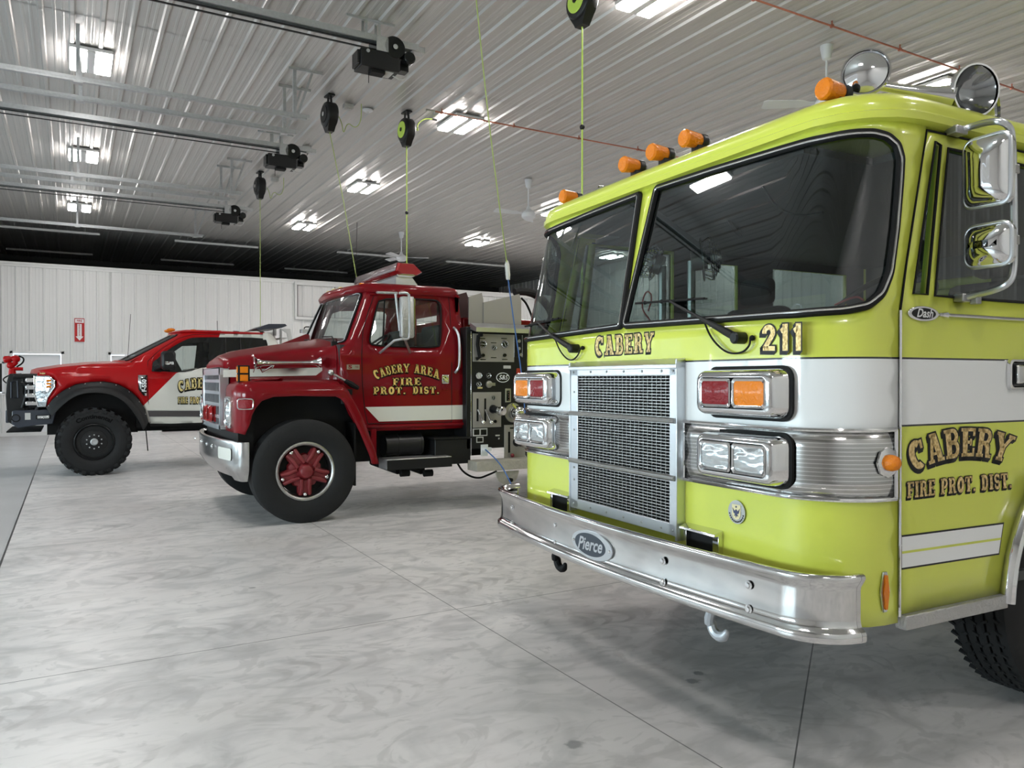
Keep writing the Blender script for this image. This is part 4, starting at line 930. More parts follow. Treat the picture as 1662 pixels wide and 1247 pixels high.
b = B(); font_text(b, 'S', lambda a, c, l: (p[0]-.035+a*1.8, p[1]-.009-l, p[2]+c), .05, bold=.002); font_text(b, '1900', lambda a, c, l: (p[0]+.035+a*.6, p[1]-.009-l, p[2]+c), .035); b.build('badge_lettering', 'redlens', e)
# fenders
r1_ = .16; ZT = 1.345; RT = .10
def fen(s, t, o=0.):
    if s < 0: bx, by, nx, ny = 0., .16-s, 1., 0.
    elif s < r1_*PI/2: a = s/r1_; bx, by, nx, ny = r1_-r1_*math.sin(a), r1_-r1_*math.cos(a), math.sin(PI/2-a) if False else math.cos(a+0), math.sin(a)
    else: bx, by, nx, ny = r1_+s-r1_*PI/2, 0., 0., 1.
    if 0 <= s < r1_*PI/2:
        a = s/r1_; bx, by = r1_*(1-math.sin(a)), r1_*(1-math.cos(a)); nx, ny = math.sin(a), math.cos(a)
        # start of the arc touches the front face, its end the side
        bx, by = r1_*(1-math.cos(a)), r1_*(1-math.sin(a)); nx, ny = math.cos(a), math.sin(a)
    if t < ZT: i, z = 0., t
    elif t < ZT+RT*PI/2: a = (t-ZT)/RT; i, z = RT*(1-math.cos(a)), ZT+RT*math.sin(a)
    else: i, z = RT+t-ZT-RT*PI/2, ZT+RT+.02*math.sin(min(1, (t-ZT-RT*PI/2)/.3))
    i -= o; return (bx+nx*i, by+ny*i, z)
def fpx(px, py): return RF.inv(lambda a, c: fen(a, min(c, ZT+.1)), px, py, (.9, 1.1))
TT = ZT+RT*PI/2+.50
fo = [fpx(*q) for q in ((397, 706), (405, 690), (409, 675), (415, 663), (425, 651), (444, 644.5), (480, 643), (546, 644), (554, 648), (563, 659), (584, 701), (600, 739), (605, 753.5), (615.5, 753.5), (606.5, 724), (593, 689), (580, 660), (566, 636), (556, 624))]
fo = [(-.44, .935), (-.1, .935), (.1, .935)]+fo+[(fo[-1][0]-.03, 1.42), (fo[-1][0]-.06, TT), (.30, TT), (-.44, ZT+.157+.22)]
b = B(); b.sheet(fo, [], fen, .045); b.build('fender', 'red', RED, solid=.02, off=-1, angle=60, mir=YC)
b = B(); b.bb(.18, 1.30, .34, 2*YC-.34, .5, 1.36); b.bb(.05, .2, .2, 2.2, .7, 1.3); b.bb(.2, 1.18, .06, .34, 1.30, 1.36); b.build('wheel_housing', 'black', RED)
b = B(); b.bb(1.195, 1.215, .05, .36, .34, 1.0); b.build('mud_flap', 'black', RED, mir=YC)
# nose: grille, headlamps, warning lamps, bumper
q0, q1, z0, z1 = .60, 1.80, .94, 1.585
b = B(); x0 = -.055
for a in ((q0, q0+.085, z0, z1), (q1-.085, q1, z0, z1), (q0, q1, z1-.08, z1), (q0, q1, z0, z0+.05)): b.bb(x0, .03, *a)
GF = b.build('grille_surround', 'alu', RED, bevel=.008)
for k in range(4): b = B(); z = z0+.13+k*.125; b.bb(-.045, .02, q0+.06, q1-.06, z-.018, z+.018); b.build('grille_bar', 'alu', GF, bevel=.005)
b = B()
for k in range(11): y = q0+.1+k*.1; b.bb(-.035, .02, y-.007, y+.007, z0+.04, z1-.06)
b.build('grille_ribs', 'alu', GF); b = B(); b.bb(.022, .03, q0+.03, q1-.03, z0, z1-.03); b.build('grille_backing', 'black', GF)
for y in (1.08, 1.36):
    b = B(); b.lathe((-.03, y, 1.09), (-1, 0, 0), [(0, .07), (.03, .085), (.045, .095), (.06, .085), (.075, .08), (.08, 0)], 22); b.box((-.035, y, 1.09), (.03, .17, .17)); b.build('warning_lamp', 'redplastic', RED)
for y in (.37, 2*YC-.37):
    b = B(); b.loft([[(-dd, a, c) for a, c in rrect(y-.15+i, y+.15-i, .97+i, 1.29-i, .06, 5)] for dd, i in ((-.01, 0), (.02, .0), (.032, .01), (.02, .03))], caps=False); HB = b.build('headlamp_bezel', 'chrome', RED)
    b = B(); b.lathe((-.005, y, 1.13), (-1, 0, 0), [(.0, .12), (.02, .11), (.035, .07), (.04, 0)], 24); b.bb(-.004, .0, y-.13, y+.13, .99, 1.27); b.build('headlamp', 'lens', HB)
def rb(n=40):
    P = [(.12, .03, 0, -1)]; r = .10
    for k in range(9): a = PI/2*k/8; P.append((.0+r*0+(.02+r)-r*math.sin(a)-.02, .03+r-r*math.cos(a), -math.sin(a), -math.cos(a)))
    for k in range(1, n): y = .13+(2*YC-.26)*k/n; t = (y-YC)/1.1; P.append((-.09*(1-t*t), y, -1, 0))
    return P+[(u, 2*YC-v, nu, -nv) for u, v, nu, nv in P[:10]][::-1]
b = B(); bpz = [(-.03, .835), (.0, .855), (.02, .845), (.025, .82), (.025, .66), (.02, .60), (-.02, .54), (-.06, .48)]
b.loft([[(u+nu*o, v+nv*o, z-(0 if True else 0)+(.0 if z > .7 else (-.03 if v < .3 or v > 2.1 else .0))) for o, z in bpz] for u, v, nu, nv in rb()], caps=False, closed=False); BM = b.build('bumper', 'dullchrome', RED, angle=50)
b = B()
for y in (.75, 1.1, 1.5, 2.0): b = B(); b.lathe((-.11, y, .76), (-1, 0, 0), [(0, .022), (.01, .018), (.014, .010), (.015, 0)], 12); b.build('bumper_bolt', 'chrome', BM)
b = B()
b.lathe((-.05, .35, .76), (-1, 0, 0), [(0, .022), (.012, .015), (.015, 0)], 12); b.build('bumper_bolt', 'chrome', BM)
b = B(); b.sheet(rrect(.12, .52, .66, .78, .03), [], lambda y, z: (-.128+.10*((YC-y)/1.1)**2-.0, y, z), .1); b.build('bumper_plate', 'offwhite', BM)
# hood side horn
def P_(px, py, y): return ry(px, py, y)
b = B(); a, c = P_(410, 590, .44), P_(520, 588.5, .40)
d = (c-a).normalized(); Lh = (c-a).length
b.lathe(a, d, [(-.0, .095), (.006, .098), (.02, .07), (.05, .045), (.10, .030), (.2, .022), (Lh*.6, .016), (Lh-.12, .018), (Lh-.05, .03), (Lh-.01, .055), (Lh, .06), (Lh+.002, .03), (Lh-.03, 0)], 24); HR = b.build('air_horn', 'chrome', RED)
b = B(); b.tube([a+d*.05, a+d*.1+Vector((0, .02, -.09)), a+d*.2+Vector((0, .0, -.03))], .01); b.cyl(a+d*.22, a+d*.22+Vector((0, .1, -.04)), .012); b.cyl(a+d*(Lh-.15), a+d*(Lh-.15)+Vector((0, .12, -.02)), .012); b.build('horn_bracket', 'chrome', HR)
# amber turn lamp on the fender, red side lamp
p = P_(395, 607, .18); b = B(); b.box(p, (.115, .06, .17)); TL = b.build('turn_lamp', 'black', RED, bevel=.006)
for dz in (-.04, .04): b = B(); b.box(p+Vector((.0, -.032, dz)), (.075, .012, .062)); b.box(p+Vector((-.06, 0, dz)), (.008, .045, .062)); b.build('turn_lens', 'amber', TL)
f1 = [fpx(*q) for q in ((387, 648), (410.5, 648), (410.5, 664), (387, 664))]; s0_, s1_ = f1[0][0], f1[1][0]; zz1, zz0 = f1[0][1], f1[2][1]
b = B(); b.tube([fen(s, z, .008) for s, z in rrect(s0_, s1_, zz0, zz1, .02, 4)], .008, closed=True); SM = b.build('side_lamp_bezel', 'chrome', RED)
b = B(); b.sheet(rrect(s0_+.005, s1_-.005, zz0+.005, zz1-.005, .02), [], lambda s, z: fen(s, z, .014), .05); b.build('side_lamp_lens', 'redlens', SM)
b = B(); b.sph(P_(537, 605, .10), .035, 10); b.tube([P_(537, 605, .10), P_(562, 619, .10)], .012); LT = b.build('hood_latch', 'steel', RED)
b = B(); b.tube([P_(560, 618, .09), P_(570, 624, .09), P_(581, 630, .12)], [.022, .032, .022]); b.build('rubber_strap', 'black', LT)
# mirror, handle, grab bar
my = -.10
b = B(); b.tube([cs(*cpx(612, 475)), P_(614, 475, .02), P_(645, 476, my+.1)], .014); b.tube([P_(642, 477, my+.1), P_(649, 537, my+.08)], .013)
b.tube(smooth_loop([tuple(P_(*q, my)) for q in ((648, 476), (660, 475.5), (665, 480), (665, 545), (662, 551), (652, 550))], 1, False), .014)
b.tube([P_(655, 550, my), P_(640, 553, my+.05), cs(*cpx(616, 573), .01)], .014); b.tube([P_(657, 551, my), cs(*cpx(665, 572), .01)], .014); MM = b.build('mirror_arm', 'galv', RED)
a, c = P_(650, 481, my+.03), P_(671, 549, my+.03)
b = B(); b.loft([[(x, y, z) for x, z in rrect(a.x+i, c.x-i, c.z+i, a.z-i, .02, 3)] for y, i in ((my+.06, 0), (my+.01, 0), (my-.0, .012))]); MH = b.build('mirror_head', 'tread_plate', MM)
b = B(); b.bb(c.x+.003, c.x+.008, my+.005, my+.055, c.z+.02, a.z-.02); b.build('mirror_glass', 'chrome', MH)
b = B(); b.tube(curve([cs(*cpx(*q), o) for q, o in (((736, 532), .01), ((738, 537), .05), ((742, 548), .06), ((742.5, 592), .06), ((740, 600), .05), ((738, 605), .01))], 2), .016); b.build('grab_bar', 'alu', RED)
c = cpx(722, 619); b = B(); b.loft([[cs(x, z, o) for x, z in rrect(c[0]-.045+i, c[0]+.045-i, c[1]-.03+i, c[1]+.075-i, .012, 3)] for o, i in ((0, 0), (.02, .002), (.024, .01))]); DH = b.build('door_handle', 'chrome', RED)
b = B(); b.loft([[cs(x, z, o) for x, z in rrect(c[0]-.04+i, c[0]+.04-i, c[1]-.10+i, c[1]-.035-i, .012, 3)] for o, i in ((0, 0), (.012, .004))]); b.lathe(cs(c[0]-.012, c[1]-.06, .012), (0, -1, 0), [(0, .012), (.006, .01), (.006, 0)], 12); b.build('handle_base', 'red', DH)
# roof marker lamps and light bar
for px, py, t in ((540, 484, .93), (558, 475, .66), (565, 472.5, .5), (572, 470, .36), (597, 464, .06)):
    y = .40+1.6*t; x = wtp.x-.13*(1-(2*t-1)**2)+.02; b = B(); b.sph((x, y, wtp.z+.065), .035, 10, sq=(1.2, .9, .9)); b.build('roof_marker', 'creamp' if t > .1 else 'amber', RED)
zb = wtp.z+.10; xa = ry(645, 444, .4).x; xb = ry(688, 442, .4).x; xm0 = ry(649, 425, .4).x; xm1 = ry(673, 427, .4).x; zlo, zmid, zhi = ry(677, 446, .4).z, ry(688, 442, .4).z, ry(660, 426, .4).z
def lb(y, k): xc = (xa+xb)/2; return [(xc+(x-xc)*k, y, zmid+(z-zmid)*k) for x, z in ((xa+.06, zlo), (xb-.06, zlo), (xb, zmid), (xm1, zhi), (xm0, zhi), (xa, zmid))]
b = B(); b.loft([lb(.42, .9), lb(.46, 1), lb(1.1, 1), lb(1.3, 1), lb(1.94, 1), lb(1.98, .9)]); LB = b.build('light_bar', 'redplastic', RED, angle=20)
b = B(); b.add([(xa-.004, .47, zmid+.004), (xa-.004, 1.93, zmid+.004), (xm0-.006, 1.93, zhi), (xm0-.006, .47, zhi)], [(0, 1, 2, 3)]); b.build('front_lens', 'smoky', LB, solid=.004)
b = B(); b.loft([[(x, y, z) for x, z in ((xa+.02, zb-.02), (xb-.01, zb-.02), (xb-.10, zlo-.03), (xa+.02, zlo-.03))] for y in (.5, 1.9)]); b.build('light_bar_base', 'alu', LB)
b = B(); b.loft([[(x, y, z) for x, z in ((xa+.05, zlo-.03), (xb-.12, zlo-.03), (xb-.07, zlo), (xa+.02, zlo))] for y in (.48, 1.92)]); b.build('light_bar_tray', 'chrome', LB)
b = B(); b.tube([(wtp.x+.05, .9, wtp.z+.1), (wtp.x+.07, .9, wtp.z+.85)], .003, n=5); b.build('antenna', 'black', RED)
# front wheels
def dayton(x, yn, g):
    b = B(); tyre(b, (x, yn+g*.14, .528), (0, 1, 0), .528, .28, ribs=5, n=72); T = b.build('front_tyre', 'tyre', RED)
    d = Vector((0, -g, 0)); O = Vector((x, yn+g*.10, .528))
    b = B(); b.lathe(O, d, [(-.1, .25), (-.02, .255), (.02, .258), (.05, .262), (.075, .270), (.085, .285), (.082, .300), (.07, .305), (.02, .305)], 48, caps=False); b.build('wheel_rim', 'steel', T)
    b = B(); b.lathe(O, d, [(-.02, .25), (-.01, 0)], 30); b.build('drum', 'black', T)
    P2 = []
    for k in range(5):
        m = math.radians(54+72*k)
        for da, r in ((-24, .175), (-17, .245), (-8, .262), (8, .262), (17, .245), (24, .175), (36, .185)): a = m+math.radians(da); P2.append((r*math.cos(a), r*math.sin(a)))
    b = B(); c = len(P2); vs = [O+Vector((p[0], -g*.0, p[1])) for p in P2]+[O+Vector((p[0]*.93, -g*.045, p[1]*.93)) for p in P2]+[O+Vector((p[0]*.55, -g*.075, p[1]*.55)) for p in P2]+[O+Vector((p[0]*.30, -g*.06, p[1]*.30)) for p in P2]
    fs = []
    for L in range(3):
        for i in range(c): fs.append((L*c+i, L*c+(i+1) % c, (L+1)*c+(i+1) % c, (L+1)*c+i))
    fs.append(tuple(3*c+i for i in range(c))); b.add(vs, fs)
    for k in range(5):
        m = math.radians(54+72*k)
        for s in (-1, 1): a = m+s*.22; b.tube([O+Vector((.09*math.cos(m+s*.5), -g*.075, .09*math.sin(m+s*.5))), O+Vector((.17*math.cos(a), -g*.07, .17*math.sin(a))), O+Vector((.245*math.cos(m+s*.2), -g*.045, .245*math.sin(m+s*.2)))], [.020, .024, .020])
    b.lathe(O, d, [(.03, .11), (.06, .10), (.085, .07), (.12, .066), (.135, .05), (.137, 0)], 24); b.build('spoke_hub', 'redhub', T, angle=50)
    for k in range(5): b = B(); m = math.radians(54+72*k); b.lathe(O+Vector((.235*math.cos(m), -g*.05, .235*math.sin(m))), d, [(0, .018), (.015, .018), (.022, .010), (.024, 0)], 8); b.build('wheel_nut', 'chrome', T)
wx = ry(497, 768, .0).x
dayton(wx, 0., 1); dayton(wx, 2.4, -1)
# running gear between cab and body
b = B(); b.bb(.1, 6.6, .80, .95, .62, .88); b.bb(.1, 6.6, 1.45, 1.6, .62, .88); b.bb(1.22, 2.9, .42, .46, .55, .95); b.bb(.5, .9, .3, 2.1, .45, .6); b.build('chassis', 'black', RED)
b = B(); a = ry(633, 725, .12); c = ry(692, 725, .12); r_ = (ry(660, 708, .12).z-ry(660, 742, .12).z)/2; b.cyl((a.x, .30, a.z), (c.x, .30, a.z), r_, n=28)
for k in (.0, .35, .97): x = a.x+(c.x-a.x)*k; b.cyl((x-.012, .30, a.z), (x+.012, .30, a.z), r_+.006, n=28)
b.build('fuel_tank', 'satin', RED)
a = ry(706, 711, .10); c = ry(764, 752, .10); b = B(); b.bb(a.x, c.x, .10, .6, c.z, a.z-.02); BX = b.build('battery_box', 'satin', RED, bevel=.01); b = B(); b.bb(a.x-.02, c.x, .08, .6, a.z-.02, a.z); b.build('box_lid', 'satin', BX)
a = ry(627, 746, -.02); c = ry(732, 757, -.02); b = B(); b.bb(a.x, c.x, -.04, .22, c.z+.0, a.z); b.build('step', 'tread_plate', RED, bevel=.008) ; b = B(); b.bb(a.x, c.x, -.048, -.04, c.z, a.z-.01); b.build('step_edge', 'satin', RED)
b = B()
for px in (650, 688): p = ry(px, 764, .15); b.tube([(p.x-.18, .55, p.z+.08), (p.x, .2, p.z)], .05, n=10); b.cyl((p.x, .15, p.z-.03), (p.x+.1, .15, p.z-.03), .04)
b.build('exhaust_bracket', 'black', RED)
b = B(); a = ry(603, 697, .1); c = ry(611, 752, .1); b.bb(a.x, c.x, .1, .13, c.z, a.z); b.build('cab_bracket', 'red', RED)
# pump panel
PX0 = ry(757, 600, .10).x; b = B(); b.bb(PX0, PX0+1.35, .10, 2.3, .66, ry(770, 531, .10).z); PB = b.build('pump_body', 'satin', RED, bevel=.006)
def pp(px, py): return ry(px, py, .10)
def plate(px0, py0, px1, py1, nm, mt, d=.008, dz=0.): a, c = pp(px0, py0), pp(px1, py1); b = B(); b.bb(a.x, c.x, .10-d-dz, .10-dz, c.z, a.z); return b.build(nm, mt, PB, bevel=.002)
def dial(px, py, rpx, nm='gauge', face='gloss', rim='chrome', needle=True, dz=.008):
    p = pp(px, py); r = rpx*8.2/FPX*1.02; b = B(); b.lathe((p.x, .10-dz, p.z), (0, -1, 0), [(0, r), (.018, r), (.022, r*.92), (.018, r*.82), (.008, r*.82)], 24, caps=False); g = b.build(nm, rim, PB)
    b = B(); b.lathe((p.x, .10-dz-.012, p.z), (0, -1, 0), [(0, r*.85), (.002, 0)], 20); b.build('gauge_face', face, g)
    if needle:
        b = B(); b.box((p.x, .10-dz-.016, p.z), (r*1.1, .002, r*.12), rot=Matrix.Rotation(.8+px*.3, 3, 'Y'))
        for k in range(8): t = 2*PI*k/8; b.box((p.x+r*.68*math.cos(t), .10-dz-.016, p.z+r*.68*math.sin(t)), (r*.14, .002, r*.14))
        b.build('gauge_marks', 'white', g)
a = ry(765, 527, -.02); c = ry(770, 537, -.02)
b = B(); b.loft([[(x, y, z) for y, z in ((.10, a.z+.03), (-.05, a.z-.03), (-.05, a.z-.08), (.12, a.z-.04))] for x in (PX0+.05, PX0+1.3)]); b.build('top_ledge', 'alu', PB)
PG = plate(767, 541.5, 834, 588, 'gauge_plate', 'platesteel')
for q in ((783, 559, 6.6), (818, 559, 6.8), (800.5, 565, 4.8)): dial(*q)
for q in ((783, 577, 3), (818, 577, 3)): dial(*q, nm='knob', rim='satin', needle=False)
for q in ((778, 549, 787, 550.5), (813, 549, 822, 550.5), (796, 556, 805, 557.5), (796, 580, 805, 581.5), (779, 583, 788, 584.5), (814, 583, 823, 584.5)): plate(*q, 'engraved_tag', 'gloss', .002, .008)
b = B(); b.tube([pp(771, 533)+Vector((0, -.05, 0)), pp(775, 538)+Vector((0, -.08, 0)), pp(776, 546)+Vector((0, -.06, 0))], .03); b.tube([pp(774, 545)+Vector((0, -.04, 0)), pp(772, 560)+Vector((0, -.05, 0)), pp(776, 580)+Vector((0, -.04, 0)), pp(771, 583)+Vector((0, -.03, 0))], .022); b.build('microphone', 'black', PB)
b = B()
a, c = pp(834, 544), pp(847, 580); b.tube([(a.x, .092, a.z), (c.x, .092, a.z), (c.x, .092, c.z), (a.x, .092, c.z)], .004, closed=True); b.build('switch_frame', 'chrome', PB)
for q in ((841, 554, 3.4), (841, 566, 3), (844, 576, 3.4)): dial(*q, nm='switch', needle=False, face='steel')
plate(817, 593.5, 829, 598.5, 'tag', 'label', .003)
dial(776, 610, 6, face='label'); dial(791.5, 610, 5); dial(775.5, 624, 5)
b = B(); p = pp(793, 624); b.lathe((p.x, .10, p.z), (0, -1, 0), [(0, .042), (.02, .04), (.025, .03), (.025, 0)], 20); b.box((p.x+.05, .09, p.z), (.06, .02, .035)); b.build('drain_cap', 'steel', PB)
p = pp(816, 613); b = B(); b.prism([(.088*math.cos(t), .058*math.sin(t)) for t in [2*PI*k/36 for k in range(36)]], lambda a, c, d: (p.x+a, .10-d, p.z+c), 0, .004); OV = b.build('maker_oval', 'white', PB)
b = B(); b.prism([(.080*math.cos(t), .050*math.sin(t)) for t in [2*PI*k/36 for k in range(36)]], lambda a, c, d: (p.x+a, .10-d, p.z+c), .004, .005); b.build('oval_field', 'gloss', OV)
script('oval_lettering', 'S&S', lambda a, c, l: (p.x+a, .095-l, p.z+c), .075, 'white', OV, bold=.001, shear=.3)
plate(775, 628.5, 783, 631, 'tag', 'creamp', .003)
plate(838, 598, 846, 608, 'red_plate', 'redplastic', .004); p = pp(841, 611); b = B(); b.cyl((p.x, .10, p.z), (p.x, .03, p.z), .022); b.box((p.x, .03, p.z), (.07, .02, .03)); b.build('red_valve', 'redplastic', PB)
plate(820, 631, 829, 653, 'level_frame', 'steel', .004); plate(822, 634, 827, 651, 'level_indicator', 'gloss', .002, .004)
for k in range(4): dial(824.5, 637+k*4, 1.3, nm='level_lamp', needle=False, face='redlens')
plate(767, 637, 813, 693, 'valve_plate', 'platesteel')
for px in (774.5, 787): plate(px-1.5, 647, px+1.5, 684, 'valve_slot', 'black', .002, .008)
plate(777, 650, 784.5, 680, 'slot_cover', 'platesteel', .006, .008)
for px0, px1 in ((775, 779), (787, 792)):
    b = B(); a, c = pp(px0, 665), pp(px1, 685); b.tube([a+Vector((0, -.01, 0)), c+Vector((0, -.07, 0))], .010); b.sph(c+Vector((0, -.08, 0)), .028, 12); b.build('valve_lever', 'chrome', PB)
b = B(); b.sph(pp(802, 684)+Vector((0, -.03, 0)), .02, 10); b.build('valve_knob', 'black', PB)
dial(799, 646, 4)
def outlet(px, py, r, L, capr, off=(.03, 0)):
    p = pp(px, py); b = B(); b.lathe((p.x, .10, p.z), (.25, -1, -.12), [(0, r*1.25), (.02, r*1.25), (.022, r), (L, r)], 20); o = b.build('outlet', 'satin', PB)
    b = B(); d = Vector((.25, -1, -.12)).normalized(); b.lathe(Vector((p.x, .10, p.z))+d*L, d, [(0, capr*.8), (.01, capr), (.06, capr), (.075, capr*.8), (.08, 0)], 20); b.build('outlet_cap', 'chrome', o)
outlet(799, 664, .04, .12, .055)
p = pp(832, 670); b = B(); b.lathe((p.x, .10, p.z), (0, -1, 0), [(0, .115), (.015, .115), (.018, .07), (.05, .07)], 30); IN = b.build('intake_ring', 'steel', PB)
b = B(); b.lathe((p.x+.02, .06, p.z), (.2, -1, 0), [(0, .08), (.08, .085), (.10, .075), (.13, .04), (.135, 0)], 28); b.box((p.x-.03, -.02, p.z+.06), (.13, .02, .02), rot=Matrix.Rotation(.8, 3, 'Y')); b.build('intake_cap', 'chrome', IN)
plate(818, 690, 852, 746, 'valve_plate', 'platesteel'); plate(824, 701, 827.5, 735, 'valve_slot', 'black', .002, .008); outlet(838, 717, .045, .10, .045)
plate(827, 694, 835, 696, 'engraved_tag', 'gloss', .002, .008)
b = B(); b.sph(pp(829, 739)+Vector((0, -.04, 0)), .025, 10); b.build('valve_knob', 'redhub', PB)
plate(767, 696, 791, 707.5, 'data_plate', 'label', .003); plate(769, 697.5, 778, 706, 'data_field', 'gloss', .001, .003); plate(780, 697.5, 789.5, 706, 'data_field', 'gloss', .001, .003)
plate(773, 709.5, 784.5, 718.5, 'data_plate', 'label', .003); plate(774.5, 711, 783, 717, 'data_field', 'gloss', .001, .003)
plate(804, 706, 811, 708, 'tag', 'label', .003); b = B(); b.sph(pp(808.5, 712)+Vector((0, -.01, 0)), .014, 8); b.build('small_knob', 'chrome', PB)
plate(780, 722, 791.5, 740, 'outlet_cover', 'white', .01); b = B(); a = pp(785, 731); b.cyl(a+Vector((0, -.01, 0)), a+Vector((.0, -.05, .0)), .025); b.box(a+Vector((.03, -.05, .015)), (.07, .05, .04)); b.build('white_plug', 'white', PB)
plate(764, 538, 765, 740, 'panel_edge', 'chrome', .004)
# running board below the panel
a = ry(765, 752, -.12); c = ry(765, 767, -.12); b = B(); b.bb(PX0+.02, PX0+1.4, -.12, .12, c.z-.0, a.z+.01); b.build('running_board', 'sandplate', RED, bevel=.006)
p = ry(824, 768, -.05); b = B(); b.prism([(.15*math.cos(t), .16*math.sin(t)) for t in [PI+PI*k/20 for k in range(21)]], lambda a, c, d: (p.x+a, -.05+d, p.z+.02+c), 0, .02); UP = b.build('round_plate', 'sandplate', RED); b = B(); b.cyl((p.x+.03, -.05, p.z-.08), (p.x+.03, -.09, p.z-.08), .022); b.build('plate_bolt', 'black', UP)
b = B(); b.tube(curve([ry(*q, .3) for q in ((740, 748), (752, 768), (775, 778), (795, 770), (806, 765))], 3), .012); b.build('hanging_wire', 'black', RED)
# hose bed plates above the pump, tank body
def upright(pts, y, nm, mt='platesteel', th=.02):
    P = [ry(px, py, y) for px, py in pts]; b = B(); n = len(P); b.add([tuple(p) for p in P]+[(p.x, p.y+th, p.z) for p in P], [tuple(range(n)), tuple(range(2*n-1, n-1, -1))]+[(i, (i+1) % n, n+(i+1) % n, n+i) for i in range(n)]); return b.build(nm, mt, RED)
upright([(744, 478), (757, 474.5), (761, 486), (761, 530), (746, 530)], .55, 'dark_bulkhead', mat('dark_brown_panel', (.05, .02, .02), .5))
upright([(761, 482), (782, 475.5), (784.5, 486), (784.5, 527), (761, 527)], .32, 'hose_bed_plate')
upright([(785, 491), (843, 477.5), (846, 488), (846, 527), (785, 527)], .30, 'hose_bed_plate')
b = B(); p = ry(850, 527, .6); b.tube([(p.x+.0+.45*math.sin(t), .6, p.z+.42*math.cos(t)) for t in [PI*k/16-.3 for k in range(14)]], .05, n=10); b.build('suction_hose', 'tyre', RED)
b = B(); b.tube(curve([ry(*q, .5) for q in ((846, 484), (854, 492), (862, 510), (866, 524))], 2), .014); b.build('black_chain', 'black', RED)
b = B(); b.bb(PX0+1.37, PX0+4.0, .05, 2.35, .85, 2.05); b.bb(PX0+.1, PX0+1.37, .4, 2.0, 1.9, 2.2); b.build('tank_body', 'red', RED, bevel=.02)
for y in (.25, 2.15): b = B(); tyre(b, (PX0+2.6, y, .528), (0, 1, 0), .528, .5, ribs=7); b.build('rear_tyre', 'tyre', RED)
# ================================================================== bright red and white pickup
KF = Frame(0, 13.3)
PK = thing('pickup_truck', 'red and white pickup with black fender flares and front brush guard, nearest the back wall', 'pickup truck', KF.loc)
KC = 1.06
def ky(px, py, y): return KF.Y(px, py, y)
def ks(x, z, o=0.):
    y = .13+(.22*(z-1.55)/.6 if z > 1.55 else 0)+(.03*((.95-z)/.2)**2 if z < .95 else 0)+(.10*max(0, (-.15-x)/.4)**2 if x < -.15 else 0)
    return (x, y-o, z)
def kpx(px, py): return KF.inv(lambda a, c: ks(a, c), px, py, (1.2, 1.4))
out = [kpx(*q) for q in ((75, 660), (77, 649), (91, 629), (92, 619), (86, 613), (75, 607), (62, 601.5), (99.5, 595.6), (149, 591), (199, 589.4), (213, 588), (240, 570), (270, 555), (293, 542.5), (300, 539), (321, 538), (358, 537), (425, 538), (439, 542), (447, 550.5), (454, 562), (458, 572), (462, 600), (463, 687), (345, 688), (243.6, 687.6), (240, 684), (236, 665), (225, 646.6), (210, 633.4), (191.5, 623.5), (169, 619), (146.7, 620), (123, 623.7), (102, 634), (86, 646.6), (78, 659))]
hole = smooth_loop([kpx(*q) for q in ((247, 602), (249, 589), (264, 574), (285, 559.5), (303, 550.5), (313, 547.5), (350, 547), (428, 548), (434, 553), (436, 575), (436, 594), (342, 595.5), (322, 598), (307, 604), (285, 604.5))], 1)
c1 = [kpx(*q) for q in ((236, 655.5), (286, 606))]; c2 = [kpx(*q) for q in ((354, 546), (360.5, 538))]
c1x = kpx(225, 667); c2x = kpx(290, 602)
def kmat(c):
    if c.y > 1.95: return 0 if c.x < (c2[0][0]+c2[1][0])/2+.0+(c.y-c2[0][1])*.6-.02 else 1
    a, b_ = Vector(c1[0]), Vector(c1[1]); return 0 if (b_-a).cross(c-a) > 0 else 1
b = B(); b.sheet(out, [hole], ks, .09, cuts=[c1, c2], mf=kmat); b.build('body_side', ['pred', 'offwhite'], PK, solid=.03, off=-1, mir=KC)
def kstrip(pts, nm, mt, o, parent=PK): b = B(); b.sheet([kpx(*q) for q in pts], [], lambda x, z: ks(x, z, o), .15); return b.build(nm, mt, parent)
kstrip(((239.5, 667), (462, 667), (462, 676.5), (242, 676.5)), 'side_band', mat('charcoal_band', (.06, .055, .055), .5), .006)
kstrip(((236, 657.5), (462, 657.5), (462, 666), (238, 666)), 'side_moulding', 'offwhite', .010)
b = B()
for L in (((240, 586), (239, 610), (240.5, 650), (244, 687)), ((240, 586), (262, 566), (290, 549), (312, 543.5), (365, 543)), ((341, 596), (343, 640), (344, 687))): b.tube([ks(*kpx(*q), .001) for q in L], .0045, n=5)
b.build('door_seam', 'black', PK)
# glass: clear front door glass, black pillars, tinted rear door glass
gf = [kpx(*q) for q in ((290, 566), (303, 557), (339.5, 556), (339.5, 595.5), (321, 598), (307, 604), (296, 603), (289, 590), (280, 573))]
b = B(); b.sheet(hole, [gf], lambda x, z: ks(x, z, -.012), .12); b.build('window_surround', 'glassb', PK, mir=KC)
b = B(); b.sheet(gf, [], lambda x, z: ks(x, z, -.014), .3); b.build('door_glass', 'glassc', PK, mir=KC)
b = B(); b.tube([ks(*kpx(*q), .0) for q in ((366, 548), (367, 594))], .006); b.tube([ks(*kpx(*q), .0) for q in ((390, 548), (392, 594))], .006); b.build('window_divider', 'satin', PK)
